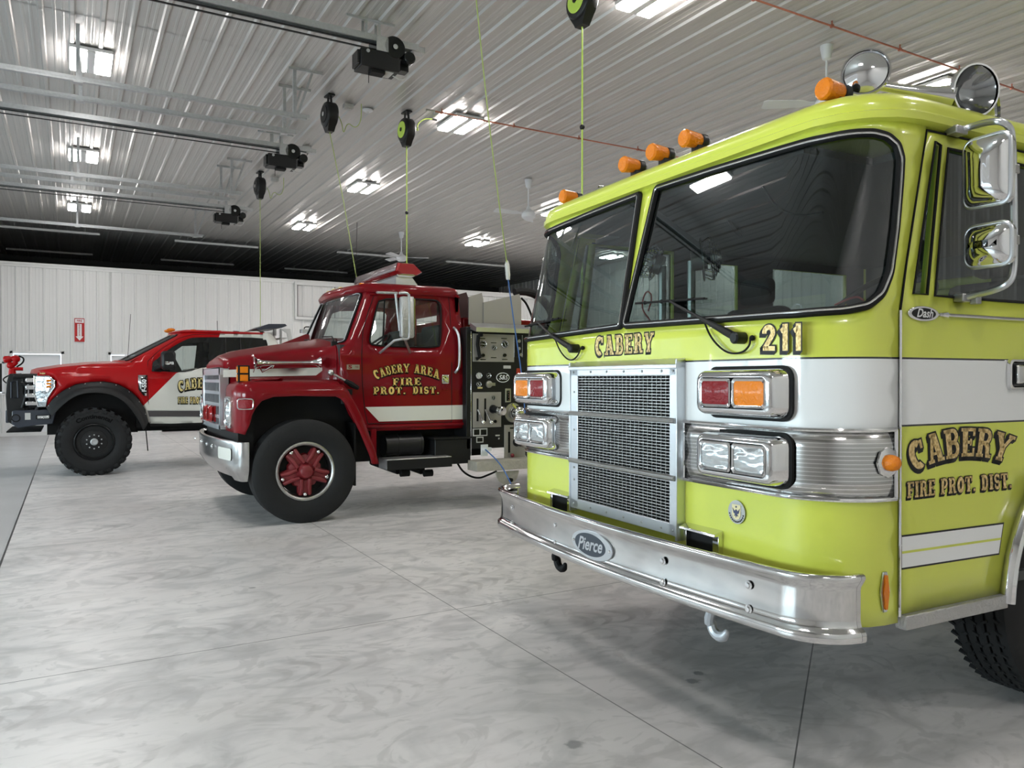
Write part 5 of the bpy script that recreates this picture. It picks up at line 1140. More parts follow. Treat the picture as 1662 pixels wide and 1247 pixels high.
# hood, windshield, roof
hs = [kpx(*q) for q in ((62, 602), (99.5, 596), (149, 591.5), (199, 590), (213, 588.5))]
def ksec(x, z, e=0., dr=0.): y0 = ks(x, z)[1]; n = 10; return [(x, y0, z-.12)]+[(x+e*(1-abs(2*k/n-1)), y0+(2*KC-2*y0)*k/n, z-.0+.055*math.sin(PI*k/n)-dr) for k in range(n+1)]+[(x, 2*KC-y0, z-.12)]
fx, fz = hs[0]
b = B(); b.loft([ksec(fx-.02, fz-.10, -.12), ksec(fx-.0, fz-.03, -.12), ksec(fx+.06, fz+.0, -.1)]+[ksec(x, z, -.03) for x, z in hs[1:]]); b.build('hood', 'pred', PK, angle=60)
k0, k1 = Vector(ks(*kpx(209, 588))), Vector(ks(*kpx(294, 543)))
def kw_(t, k, o=0.): p = k0+(k1-k0)*k; return (p.x-.20*(1-(2*t-1)**2)*(1-.4*k), p.y+(2*KC-2*p.y)*t, p.z+.03*(1-(2*t-1)**2)+o)
kg = rrect(.04, .96, .03, .97, .04, 3)
b = B(); b.sheet([(0, -.02), (1, -.02), (1, 1.03), (0, 1.03)], [kg], kw_, .12); b.build('windshield_frame', 'pred', PK); b = B(); b.sheet(kg, [], kw_, .12); KW = b.build('windshield', 'glassc', PK)
b = B(); b.tube([kw_(t, k, .004) for t, k in kg], .012, closed=True); b.build('windshield_seal', 'black', KW)
rx1 = kpx(430, 539)[0]; rz = kpx(358, 537)[1]
def kr(z, i, x1=rx1): return [(k1.x-.13*(1-(2*j/12-1)**2)+i*1.3, .345+i+(2*KC-.69-2*i)*j/12, z) for j in range(13)]+[(x1-i*.6, 2*KC-.36-i, z), (x1+.08-i*.6, 2*KC-.50-i, z), (x1+.08-i*.6, .50+i, z), (x1-i*.6, .36+i, z)]
b = B(); b.loft([kr(z, i) for z, i in ((rz-.06, .03), (rz-.03, .008), (rz-.015, .02), (rz+.0, .07), (rz+.012, .2), (rz+.02, .4))]); b.build('roof', 'pred', PK, angle=60)
b = B(); b.bb(rx1+.0, rx1+.10, .2, 2*KC-.2, .9, 1.6); b.bb(rx1-.04, rx1+.04, .36, 2*KC-.36, 1.6, rz-.02); b.build('cab_back', 'offwhite', PK)
for px, py in ((298, 539), (314, 537.5)):
    p = ky(px, py, .62 if px < 300 else .45); b = B(); b.sph((p.x, p.y, p.z+.0), .05, 10, sq=(1.4, .8, .6)); b.build('roof_marker', 'amber', PK)
for y in (1.06, 1.5): b = B(); b.sph((k1.x+.02-.1, y, rz+.03), .05, 10, sq=(1.4, .8, .6)); b.build('roof_marker', 'amber', PK)
b = B(); b.bb(k0.x+.1, rx1, .2, 2*KC-.2, .93, 1.0); b.loft([[(x, y, z) for x, z in ((k0.x, 1.2), (k0.x-.05, 1.70), (k0.x+.35, 1.72), (k0.x+.5, 1.5), (k0.x+.5, 1.2))] for y in (.2, 2*KC-.2)])
b.build('cabin_floor_and_dash', 'satin', PK)
for x in (1.7, 2.6):
    for y in (.6, 1.5): b = B(); b.bb(x, x+.5, y-.25, y+.25, 1.1, 1.3); b.bb(x+.45, x+.6, y-.25, y+.25, 1.2, 1.75); b.bb(x+.48, x+.58, y-.12, y+.12, 1.78, 1.95); b.build('seat', 'cloth', PK, bevel=.04)
# flares
fo_ = [(75, 662), (86, 646.6), (102, 634), (123, 623.7), (146.7, 620), (169, 619), (191.5, 623.5), (210, 633.4), (225, 646.6), (236, 665), (241, 686)]
fi_ = [(233, 698), (229, 690), (221, 676.4), (206, 655), (184, 641), (159, 637), (139, 638), (119.3, 644), (99.5, 659), (88, 672), (84, 676)]
def kf(x, z): return (x, .04, z)
FO = smooth_loop([(ky(*q, .08).x, ky(*q, .08).z) for q in fo_], 2, False); FI = smooth_loop([(ky(*q, -.0).x, ky(*q, -.0).z) for q in fi_], 2, False)[::-1]
b = B(); n = 40
def rs(L, t): i = t*(len(L)-1); k = min(len(L)-2, int(i)); f = i-k; return (L[k][0]+(L[k+1][0]-L[k][0])*f, L[k][1]+(L[k+1][1]-L[k][1])*f)
secs = []
for j in range(n+1):
    a, c = rs(FO, j/n), rs(FI, j/n); secs.append([(a[0], .13, a[1]), (a[0], .085, a[1])]+[(a[0]+(c[0]-a[0])*t, y, a[1]+(c[1]-a[1])*t) for t, y in ((.12, .06), (.35, .05), (.5, .01), (.75, -.03), (1., -.035))]+[(c[0], .13, c[1])])
b.loft(secs, closed=False); b.build('fender_flare', mat('flare_plastic', (.012, .0125, .013), .5, spec=.3), PK, angle=60, mir=KC)
for j in range(9): b = B(); a, c = rs(FO, (j+.6)/9.6), rs(FI, (j+.6)/9.6); b.sph((a[0]+(c[0]-a[0])*.10, .06, a[1]+(c[1]-a[1])*.10), .012, 8); b.build('flare_rivet', 'chrome', PK)
# wheels
kx = ky(153, 716, 0).x
def kwheel(x, y, g):
    b = B(); tyre(b, (x, y, .51), (0, 1, 0), .495, .30, lug=26, depth=.018, ribs=4, n=64); T = b.build('wheel_tyre', 'tyre', PK); O = Vector((x, y, .51)); d = Vector((0, -g, 0))
    b = B(); b.lathe(O, d, [(.08, .27), (.13, .275), (.14, .262), (.12, .25), (.07, .235), (.06, .20), (.085, .18), (.09, .10), (.10, .06)], 44); b.build('wheel_disc', 'satin', T)
    b = B(); b.lathe(O, d, [(.09, .055), (.13, .052), (.135, .038), (.125, .036), (.12, 0)], 24); b.build('hub_ring', 'galv', T)
    for k in range(10): b = B(); a = 2*PI*(k+.5)/10; b.lathe(O+Vector((.105*math.cos(a), 0, .105*math.sin(a))), d, [(.09, .011), (.105, .010), (.108, 0)], 8); b.build('lug_nut', 'galv', T)
    for k in range(8): b = B(); a = 2*PI*k/8; b.lathe(O+Vector((.205*math.cos(a), 0, .205*math.sin(a)))+d*.072, d, [(0, .024), (.004, .022), (.004, 0)], 12); b.build('hand_hole', 'black', T)
    return T
T = kwheel(kx, .13, 1); kwheel(kx, 2*KC-.13, -1)
b = B(); font_text(b, 'Continental', lambda a, c, l: (kx+(.385+c)*math.sin(a/.385), -.0215-l, .51+(.385+c)*math.cos(a/.385)), .085, bold=.003, sx=1.25); b.build('tyre_lettering', 'tyretext', T)
kwheel(4.3, .2, 1); kwheel(4.3, 2*KC-.2, -1)
b = B(); b.bb(kx-.62, kx+.62, .32, 2*KC-.32, .62, 1.45); b.bb(-.3, 6.2, .55, .68, .62, .85); b.bb(-.3, 6.2, 1.44, 1.57, .62, .85); b.cyl((kx, .2, .51), (kx, 1.9, .51), .09)
b.bb(1.1, 3.4, .16, .34, .72, .86); b.bb(.9, 3.4, .2, 1.9, .70, .93); b.build('chassis', 'black', PK)
b = B(); a = ky(236, 690, .05); c = ky(240, 732, .05); b.tube([a, a.lerp(c, .5)+Vector((.0, 0, 0)), c], .008); b.build('mud_strip', 'black', PK)
# front end
hl = [kpx(*q) for q in ((56, 611), (80, 611), (88, 618), (89, 628), (77, 646), (74, 660), (62, 660), (56, 640))]
b = B(); b.sheet(hl, [], lambda x, z: ks(x, z, .012), .06); HL = b.build('headlamp', 'lensdark', PK, mir=KC)
b = B(); b.tube([ks(x, z, .014) for x, z in hl], .012, closed=True); b.build('headlamp_bezel', 'chrome', HL)
for py in (618, 623, 628): b = B(); p = Vector(ks(*kpx(79, py), .02)); b.box(p, (.06, .01, .03)); b.build('amber_lamp', 'amber', HL)
g0_ = ky(47, 640, .35).x; g1_ = ky(62, 640, .35).x
b = B(); b.bb(g0_, g1_+.1, .25, 2*KC-.25, 1.02, 1.50); GRP = b.build('radiator_grille', 'black', PK, bevel=.02)
for z in (1.10, 1.22, 1.34, 1.45): b = B(); b.bb(g0_-.04, g0_+.12, .22, 2*KC-.22, z-.035, z+.035); b.build('grille_bar', 'chrome', GRP, bevel=.012)
bp_ = [ky(*q, .18) for q in ((20, 667), (92, 664.5), (86, 688), (60, 690), (30, 695), (19, 688))]
b = B(); n = len(bp_)
b.loft([[(p.x+(.25 if s else 0)*(1 if p.x < -.5 else 0)*0, y, p.z) for p in bp_] for y, s in ((.12, 1), (.20, 0), (2*KC-.20, 0), (2*KC-.12, 1))]); b.bb(bp_[0].x-.10, bp_[0].x+.1, .45, 2*KC-.45, bp_[5].z, bp_[0].z); KB = b.build('bumper', 'navy', PK, bevel=.012)
b = B(); p = ky(25.5, 679, .12); b.lathe((p.x, .119, p.z), (0, -1, 0), [(0, .058), (.012, .056), (.012, .045), (-.0, .044)], 24, caps=False); b.lathe((p.x, .125, p.z), (0, -1, 0), [(0, .045), (.004, 0)], 20); b.build('fog_lamp', 'black', KB)
p = ky(45, 676, .12); b = B(); b.bb(p.x-.035, p.x+.035, .11, .119, p.z-.05, p.z+.05); b.build('bumper_opening', 'label', KB)
p = ky(71, 677, .12); b = B(); b.bb(p.x-.10, p.x+.09, .10, .119, p.z-.03, p.z+.03); KL = b.build('side_light_bar', 'black', KB, bevel=.004); b = B(); b.bb(p.x-.08, p.x+.07, .094, .10, p.z-.02, p.z+.02); b.build('light_bar_lens', 'lens', KL)
b = B(); a, c = ky(11, 701, .4), ky(67, 699, .4); b.bb(a.x, c.x, .3, 1.8, a.z-.01, a.z+.01); b.build('skid_plate', 'black', PK)
fp = [ky(*q, .36) for q in ((15, 607), (35, 606), (38, 639), (41, 666), (40, 676), (22, 691), (12, 684), (9, 642), (11, 619))]
for y0 in (.36, 2*KC-.42):
    b = B(); b.loft([[(p.x, y, p.z) for p in fp] for y in (y0, y0+.06)]); PG_ = b.build('guard_upright', 'satin', PK, bevel=.008)
b = B(); b.bb(fp[7].x+.05, fp[7].x+.12, .42, 2*KC-.42, fp[5].z+.1, fp[0].z-.25)
for k in range(4): z = fp[5].z+.2+k*.18; b.cyl((fp[0].x+.05, .4, z), (fp[0].x+.05, 2*KC-.4, z), .024)
b.cyl((fp[0].x+.1, .4, fp[0].z-.03), (fp[0].x+.1, 2*KC-.4, fp[0].z-.03), .035); b.build('guard_bars', 'black', PK)
b = B(); r_ = [ky(*q, .32) for q in ((28, 618), (29, 646), (18, 646), (18, 621))]; b.tube([(p.x, .35, p.z) for p in r_], .012, closed=True); b.build('guard_window', 'navy', PK)
for y in (.26, 2*KC-.26):
    b = B(); b.tube(smooth_loop([(p.x, y, p.z) for p in (ky(*q, .26) for q in ((22, 611), (50, 610.5), (74, 611), (84, 617), (88, 631), (72, 650), (60, 664), (57, 676)))], 2, False), .036, n=12)
    p = ky(38, 622, .3); q_ = ky(46, 662, .3); b.tube(smooth_loop([(p.x-.03, y+.04, p.z), (p.x+.04, y+.04, p.z-.02), (q_.x-.03, y+.04, (p.z+q_.z)/2), (q_.x-.08, y+.04, q_.z)], 2, False), .022); b.build('headlamp_guard', 'satin', PK)
# nozzle
c = ky(26, 605, 1.06)
nz = lambda x, y, z: c+Vector((x*.72-.05, y*.72, z*.78-.02))
b = B(); b.cyl(nz(0, 0, -.02), nz(0, 0, .10), .055, .045, n=16); b.cyl(nz(-.02, 0, .10), nz(.20, 0, .10), .028, n=14); b.sph(nz(-.03, 0, .17), .055, 14)
b.tube([nz(-.02, 0, .15), nz(.06, 0, .22), nz(.04, 0, .30)], .04, n=12); b.lathe(nz(.09, 0, .31), (-1, 0, -.12), [(0, .042), (.04, .05), (.07, .04), (.10, .052), (.16, .056), (.18, .042), (.19, 0)], 18); b.sph(nz(.07, 0, .30), .06, 14); NZ = b.build('water_nozzle', 'pred', PK)
b = B(); b.tube(curve([nz(.12, 0, .36), nz(.22, 0, .32), nz(.20, 0, .22), nz(.08, 0, .14)], 3), .012); b.build('nozzle_hose', 'black', NZ); b = B(); b.tube(curve([nz(-.04, 0, -.02), nz(-.18, -.05, -.10), nz(-.12, -.05, -.18), nz(-.02, 0, -.2)], 3), .010); b.build('nozzle_hose', 'black', NZ)
# mirror, badge, lettering, aerial
for g, y in ((1, 0), (-1, 2*KC)):
    yy = lambda v: v if g > 0 else 2*KC-v
    a, c = ky(261, 570, -.12), ky(284, 600, -.12)
    b = B(); b.loft([[(x, yy(v), z) for x, z in rrect(a.x+i, c.x-i, c.z+i, a.z-i, .05, 4)] for v, i in ((-.02, .02), (-.06, 0), (-.24, 0), (-.28, .03))]); b.tube([(a.x+.08, yy(.0), c.z+.08), (a.x-.06, yy(.14), c.z+.02)], .04); MRK = b.build('door_mirror', 'satin', PK)
    b = B(); p = ky(268, 587, -.285); q = ky(282, 592, -.285); b.bb(p.x, q.x, yy(-.29), yy(-.275), q.z, p.z); b.build('mirror_lamp', 'lens', MRK)
b = B(); b.sheet([kpx(*q) for q in ((246, 603), (248, 588), (254, 583), (262, 604))], [], lambda x, z: ks(x, z, .006), .2); b.build('mirror_sail', 'satin', PK)
bd = [kpx(*q) for q in ((224, 609), (238, 609), (238, 642.5), (233, 642.5), (224.5, 632))]; b = B(); b.sheet(bd, [], lambda x, z: ks(x, z, .010), .2); BG = b.build('fender_vent', 'chrome', PK, solid=.01)
bi = [kpx(*q) for q in ((229, 614), (238, 614), (238, 638), (235, 638.5), (229, 631))]; b = B(); b.sheet(bi, [], lambda x, z: ks(x, z, .024), .2); b.build('vent_insert', 'gloss', BG)
p = kpx(234, 626); b = B(); font_text(b, 'F-550', lambda a, c, l: ks(p[0]-c, p[1]+a, .028), .085, bold=.004); b.build('vent_lettering', 'white', BG)
b = B(); p = kpx(69, 606.5); font_text(b, 'F-550', lambda a, c, l: ks(p[0]+a, p[1]+c, .006), .03, bold=.001); b.build('hood_script', 'creamp', PK)
kw2 = dict(mats=('creamp', 'black'), sh=(-.05, -.10), ol=.07, lift=.002)
signpx('door_lettering', 'CABERY', KF, 1, .126, [(291, 636.5), (321, 630.5), (352, 634)], [(288, 620), (321, 613.8), (355, 618)], PK, gap=.08, **kw2)
signpx('door_lettering', 'FIRE PROT. DIST.', KF, 1, .126, [(289, 655), (320, 655), (353, 655)], [(289, 644.8), (320, 644.8), (353, 644.8)], PK, gap=.08, **kw2)
b = B(); b.tube([ky(207, 586, .5), ky(212, 510, .5)], .004, n=5); b.tube([ky(353, 540, 1.0), ky(352.5, 521, 1.0)], .005, n=5); b.build('aerial', 'black', PK)
b = B(); b.tube([ky(188, 591, .9), ky(206, 586, .8), ky(214, 588, .5)], .012); b.build('wiper', 'black', PK)
# rack, warning panel and flood lamp behind the cab, flat bed
rk_ = [ky(*q, .5) for q in ((454, 534), (470, 534), (476, 565), (462, 565))]
b = B(); a = rk_[0]; c = rk_[1]
for y in (.45, 1.67): b.add([(p.x, y, p.z) for p in (ky(454, 534, .5), ky(470, 534, .5), ky(477, 570, .5), ky(470, 570, .5), ky(465, 541, .5))]+[(p.x, y+.04, p.z) for p in (ky(454, 534, .5), ky(470, 534, .5), ky(477, 570, .5), ky(470, 570, .5), ky(465, 541, .5))], [(0, 1, 2, 3, 4), (9, 8, 7, 6, 5)]+[(i, (i+1) % 5, 5+(i+1) % 5, 5+i) for i in range(5)])
for k in range(5): z = 1.7+k*.12; b.bb(a.x+.02, a.x+.12, .47, 1.69, z, z+.02)
b.bb(a.x+.02, a.x+.05, .55, .59, 1.6, a.z); b.build('cab_rack', 'label', PK)
L = [ky(*q, .45) for q in ((415, 534), (436, 526), (463, 526), (466, 529), (458, 532), (421, 535.5))]; b = B(); b.loft([[(p.x, y, p.z) for p in L] for y in (.45, 1.6)]); b.build('warning_panel', 'navy', PK)
b = B(); b.cyl(tuple(ky(446, 532, .8)), tuple(ky(446, 545, .8)), .03); b.build('panel_post', 'steel', PK)
p = ky(500, 538, .5); b = B(); b.box(p, (.27, .14, .07)); FL = b.build('flood_lamp', 'alu', PK, bevel=.01); b = B(); b.tube(curve([p+Vector((-.07, 0, .035)), p+Vector((-.06, 0, .08)), p+Vector((.05, 0, .08)), p+Vector((.07, 0, .035))], 2), .01); b.build('flood_handle', 'black', FL)
b = B(); b.cyl(p+Vector((0, 0, -.03)), p+Vector((0, 0, -.9)), .02); b.sph(p+Vector((0, 0, -.08)), .04, 10); b.build('flood_mast', 'alu', FL)
b = B(); b.bb(3.5, 6.3, .05, 2*KC-.05, 1.0, 1.12); b.bb(3.5, 6.3, .05, .10, 1.12, 1.5); b.bb(3.6, 6.0, .5, 1.6, 1.12, 1.7); b.bb(3.42, 3.5, .2, 1.9, 1.0, 1.7); b.build('flat_bed', 'offwhite', PK, bevel=.01)
# ================================================================== ceiling things
RC = CZ-.026
def lamp(loc, label):
    t = thing('ceiling_light', label, 'ceiling light', loc, 0, 'twin panel lights in rows on the ribbed ceiling')
    b = B(); b.bb(-.24, .24, -.36, .36, -.045, 0); b.bb(-.05, .05, -.36, .36, -.075, -.045); b.build('housing', 'lampbody', t, bevel=.01)
    for s in (-1, 1):
        b = B(); b.box((s*.145, 0, -.062), (.17, .70, .034)); b.build('diffuser', 'lamp', t, bevel=.012)
    return t
L0 = None
lights = [(.24, 11.1, 'ceiling light nearest the upper left corner of the photo'), (.22, 15.85, 'middle of the three ceiling lights above the left end of the hall'), (.2, 20.7, 'small distant ceiling light at far left, nearest the back wall'),
 (5.34, 10.95, 'bright ceiling light just right of the lime disc hose reel, beside the copper pipe'), (5.35, 15.6, 'ceiling light between the slanting cord and the air hose, above the red cab'), (5.36, 20.35, 'small ceiling light to the left of the dark red truck light bar, far back'),
 (10.45, 20.3, 'small far ceiling light right of the dark red truck light bar, above the pump panel'), (5.33, 6.3, 'ceiling light cut by the top edge of the picture, right of the black hose reel'), (10.2, 15.6, 'ceiling light half hidden behind the far roof corner of the lime fire engine'),
 (10.4, 6.4, 'ceiling light glowing behind the chrome spotlights on the lime fire engine roof'), (10.4, 10.95, 'ceiling light hidden above the lime fire engine roof, beyond the amber roof lamps'),
 (-.25, 7.2, 'ceiling light overhead, in front of the dark red fire truck bumper'), (.27, 1.6, 'ceiling light overhead, left of where the photo was taken'), (5.33, 1.6, 'ceiling light over the near side of the lime fire engine'), (10.4, 1.6, 'ceiling light over the rear near side of the lime fire engine'),
 (15.4, 6.3, 'ceiling light over the rear body of the lime fire engine'), (15.4, 11.0, 'ceiling light far right, behind the lime fire engine'), (15.4, 15.6, 'ceiling light far right towards the back wall'), (15.4, 20.3, 'ceiling light in the far right back corner'), (.27, -2.2, 'ceiling light behind the camera on the left'), (5.33, -2.2, 'ceiling light behind the camera on the right')]
for x, y, lb in lights:
    if L0 is None: L0 = lamp((x, y, RC), lb)
    else: dup(L0, (x, y, RC), lb)
# unlit tube lights over the mezzanine
T0 = None
for (p0, p1, y, lb) in (((0, 367), (160, 381), 23.75, 'long unlit tube light in the dark gap at far left, upper of two'), ((280, 390), (422, 403), 23.8, 'unlit tube light in the dark gap ending at the thin green cord'),
    ((8, 404), (152, 414), 27.8, 'lower unlit tube light in the dark gap above the red nozzle'), ((257, 422), (383, 430), 27.8, 'unlit tube light in the dark gap above the pickup cab'),
    ((523, 410), (680, 418), 23.7, 'unlit tube light above and left of the red light bar'), ((722, 425), (823, 432), 23.6, 'unlit tube light right of the red light bar'), ((470, 436), (556, 443), 27.8, 'faint unlit tube light just left of the dark red truck roof')):
    a = WF.Y(*p0, y); c = WF.Y(*p1, y); x = (a.x+c.x)/2; z = (a.z+c.z)/2
    if T0 is None:
        T0 = thing('tube_light', lb, 'tube light', (x, y, z), 0, 'unlit tube lights in the dark space above the back wall')
        b = B(); b.bb(-1.15, 1.15, -.05, .05, -.03, .03); b.build('housing', 'tube', T0, bevel=.008)
        b = B()
        for sx in (-.8, .8): b.cyl((sx, 0, .03), (sx, 0, max(.05, CZ-z)), .006, n=6)
        b.build('hanger', 'galv', T0)
    else: dup(T0, (x, y, z), lb)
# ceiling fans
def fan(loc, label, rot):
    t = thing('ceiling_fan', label, 'ceiling fan', loc, rot, 'white three blade ceiling fans')
    b = B(); b.lathe((0, 0, 0), (0, 0, -1), [(0, .075), (.03, .075), (.16, .05), (.18, .02)]); b.build('canopy', 'fan', t)
    b = B(); b.cyl((0, 0, -.1), (0, 0, -.62), .013); b.build('downrod', 'fan', t)
    b = B(); b.lathe((0, 0, -.55), (0, 0, -1), [(0, .03), (.06, .05), (.1, .11), (.14, .14), (.22, .14), (.26, .09), (.27, 0)], 28); b.build('motor', 'fan', t)
    for k in range(3):
        a = 2*PI*k/3+.3; R = Matrix.Rotation(a, 3, 'Z'); b = B()
        b.loft([[R@Vector((x, s*w, -.70+s*w*.25+dz)) for s, dz in ((-1, 0), (1, 0), (1, .008), (-1, .008))] for x, w in ((.12, .03), (.22, .035), (.3, .07), (.72, .085), (.76, .07))])
        b.build('blade', 'fan', t)
    return t
f0 = fan((8.1, 13.45, RC), 'white ceiling fan just left of the lime fire engine roof, mid distance', .7)
dup(f0, (7.95, 20.0, RC), 'small distant white ceiling fan just above the red light bar', 1.45)
dup(f0, (8.0, 6.25, RC), 'largest white ceiling fan, rising behind the lime fire engine roof', .15)
# door openers with their rails
def opener(x, y, label, first=None):
    z = 5.17
    if first: return dup(first, (x, y, z), label)
    t = thing('garage_door_opener', label, 'garage door opener', (x, y, z), 0, 'black motor units hanging at the ends of their rails')
    b = B(); b.bb(-.30, .16, -.13, .13, -.20, .0); b.build('motor_box', 'satin', t, bevel=.012)
    b = B(); b.bb(-.33, -.295, -.10, .10, -.18, -.02); b.build('end_cover', 'gloss', t, bevel=.006)
    b = B(); b.lathe((.10, -.05, .075), (0, -1, 0), [(0, .13), (.07, .13), (.085, .12), (.085, .03), (.1, .03), (.1, 0)], 28); b.build('belt_wheel', 'gloss', t)
    b = B(); b.lathe((.10, -.14, .075), (0, -1, 0), [(0, .028), (.012, .028), (.014, 0)]); b.lathe((-.22, -.13, -.03), (0, -1, 0), [(0, .02), (.01, .02), (.01, 0)]); b.build('bolt_cover', 'galv', t)
    b = B(); b.lathe((.27, -.04, -.02), (0, -1, 0), [(0, .07), (.12, .07), (.13, .06), (.13, 0)], 20); b.bb(.2, .3, -.05, .08, -.14, .02); b.build('clutch_drum', 'gloss', t, bevel=.004)
    for y_ in (-.135, .128): b = B(); b.bb(-.12, .02, y_, y_+.007, 0, .16); b.build('mount_plate', 'galv', t)
    b = B(); b.bb(-.16, .0, -.08, .04, -.235, -.2); b.cyl((-.16, .02, -.2), (-.16, .02, -.33), .004); b.build('release_lever', 'black', t)
    b = B(); b.bb(.0, .1, -.09, .09, -.206, -.2); b.build('rating_label', 'label', t)
    b = B(); b.tube(curve([(.12, .0, -.2), (.22, 0, -.24), (.32, .02, -.18), (.33, .02, .0), (.40, .05, .13)]), .008); b.build('power_cord', 'label', t)
    b = B()
    for s in (-1, 1): b.bb(-7.1, .42, s*.055-.012, s*.055+.012, .13, .20)
    b.bb(-7.1, .42, -.05, .05, .195, .203); b.build('rail', 'galv', t)
    b = B(); b.bb(-7.1, .0, -.012, .012, .05, .062); b.bb(-7.1, .0, -.012, .012, .105, .115); b.build('drive_chain', 'satin', t)
    b = B()
    for x0, x1 in ((-.25, -.18), (-.1, -.02)): b.box(((x0+x1)/2, .06, .29), (.03, .004, .19)); b.box(((x0+x1)/2, -.06, .29), (.03, .004, .19))
    b.bb(-.45, .12, -.075, -.055, .335, .36); b.build('hanger_bracket', 'galv', t)
    b = B(); b.bb(.36, .52, -.02, .10, .13, .2); b.build('junction_box', 'galv', t, bevel=.004)
    return t
o1 = opener(3.12, 8.42, 'largest black garage door opener with its long rail, at the top left of centre')
opener(3.12, 13.05, 'middle black garage door opener, hanging left of the thin electric cord reel', o1)
opener(3.12, 18.25, 'farthest and smallest black garage door opener, above the thin green cord', o1)
# overhead door tracks
def track(x1, y, label, first=None, z=4.9):
    if first: return dup(first, (x1, y, z), label)
    t = thing('door_track', label, 'door track', (x1, y, z), 0, 'horizontal galvanised tracks of the overhead doors')
    b = B(); b.bb(-6.9, 0, -.028, -.022, -.025, .025); b.bb(-6.9, 0, -.028, .02, .022, .026); b.bb(-6.9, 0, -.028, .02, -.026, -.022); b.build('channel', 'galv', t)
    b = B(); b.bb(-6.9, .03, -.034, -.028, -.0, .034); b.build('reinforcing_angle', 'galv', t)
    for xx in (-.16, -2.62):
        b = B(); b.bb(xx-.02, xx+.02, -.04, -.034, -.03, CZ-z-.02); b.bb(xx-.022, xx-.018, -.034, .0, -.03, CZ-z-.02); b.bb(xx-.05, xx+.05, -.04, .05, -.04, -.034)
        b.build('hanger', 'galv', t)
    b = B(); R = Matrix.Rotation(.32, 3, 'Y'); b.box((-.02, -.03, .33), (.03, .004, .66), rot=R); b.bb(-.24, .2, -.05, -.03, CZ-z-.06, CZ-z-.02); b.build('diagonal_brace', 'galv', t)
    return t
k1 = track(2.71, 10.16, 'upper of the two parallel steel door tracks crossing below the upper left light')
track(2.74, 10.84, 'lower of the two parallel steel door tracks crossing below the upper left light', k1)
track(2.75, 14.9, 'upper of the second pair of steel door tracks, above the middle left light', k1)
track(2.66, 15.5, 'lower of the second pair of steel door tracks, just above the third opener rail', k1)
track(2.77, 19.8, 'farthest steel door track, bright line bordering the dark gap at left', k1)
# reels
def reel(loc, label, rot, air, drop, lean=(0, 0)):
    t = thing('hose_reel' if air else 'cord_reel', label, 'hose reel' if air else 'cord reel', loc, rot)
    b = B(); w = .085
    b.lathe((0, w, 0), (0, -1, 0), [(0, .10), (.01, .165), (.03, .18), (.14, .18), (.16, .165), (.17, .10), (.17, 0)], 32)
    b.loft([[(x*k, y*k2, z) for x, y in ((-1, -1), (1, -1), (1, 1), (-1, 1))] for z, k, k2 in ((-.10, .15, .06), (-.22, .07, .05), (-.245, .06, .045))])
    b.build('casing', 'satin', t, angle=50)
    b = B(); b.lathe((0, -w-.001, 0), (0, -1, 0), [(0, .125), (.008, .12), (.008, .035), (.012, .035), (.012, 0)], 32); b.build('side_disc', 'hose' if air else 'satin', t)
    b = B(); b.lathe((0, -w-.012, 0), (0, -1, 0), [(0, .03), (.006, .03), (.006, 0)], 20); b.build('hub', 'satin' if air else 'label', t)
    b = B(); b.tube([(-.07, 0, .15), (-.05, 0, .27), (.05, 0, .27), (.07, 0, .15)], .017, n=8); b.bb(-.09, .09, -.05, .05, .262, .285); b.build('hanging_handle', 'satin', t)
    b = B(); b.tube([(0, 0, -.24)]+curve([(0, 0, -.26), (lean[0]*.35, lean[1]*.35, -.24-(drop-.24)*.33), (lean[0]*.7, lean[1]*.7, -.24-(drop-.24)*.68), (lean[0], lean[1], -drop)], 2), .0085 if air else .006, n=8); b.build('hose' if air else 'cord', 'hose' if air else 'cordgreen', t)
    if air:
        b = B(); b.sph((lean[0]*.3, lean[1]*.3, -min(drop*.45, 1.25)), .027); b.build('stop_ball', 'satin', t)
    return t
def inlet(t, pts, r=.008, m='hose'): b = B(); b.tube(curve([(y_, x_, z_) for x_, y_, z_ in pts], 3), r); b.build('feed_hose' if m == 'hose' else 'feed_cord', m, t)
P1 = WF.Z(660, 212, 5.25)
RA = -1.5
r1 = reel(tuple(P1), 'black hose reel with lime disc, its hose dropping behind the red light bar', RA, True, 3.25)
inlet(r1, [(.15, 0, .06), (.19, .02, .02), (.17, 0, .12), (.30, 0, .24), (.42, 0, .255), (.5, 0, .255)], .009)
b = B(); b.cyl((0, .44, .255), (0, .52, .255), .015); b.build('hose_end', 'satin', r1)
P2 = WF.Z(945, 4, 5.25)
r2 = reel(tuple(P2), 'black hose reel cut by the top edge, its hose dropping behind the lime fire engine', RA, True, 4.5)
P3 = WF.Z(535, 187, 5.25)
q = WF.Y(580, 459, 10.6)
r3 = reel(tuple(P3), 'black cord reel left of the lime disc reel, cord slanting to the dark red cab', RA, False, P3.z-q.z, (0, 0))
R3 = Matrix.Rotation(-RA, 3, 'Z')
for ch in r3.children:
    if ch.name.startswith('cord'):
        b = B(); d = R3@(Vector(q)-P3); b.tube([(0, 0, -.24), (d.x*.5+.0, d.y*.5, d.z*.5-.03), (d.x, d.y, d.z)], .006); nm = ch.name; bpy.data.objects.remove(ch); b.build('cord', 'cordgreen', r3); break
inlet(r3, [(.13, .02, .0), (.18, .02, -.1), (.2, .02, -.25), (.26, .02, -.05), (.35, .1, -.16), (.42, .15, -.05), (.42, .15, .2)], .006, 'cordgreen')
P4 = WF.Z(422, 303, 5.25)
r4 = reel(tuple(P4), 'smallest and farthest black cord reel, its thin green cord dropping behind the pickup', RA, False, 3.4)
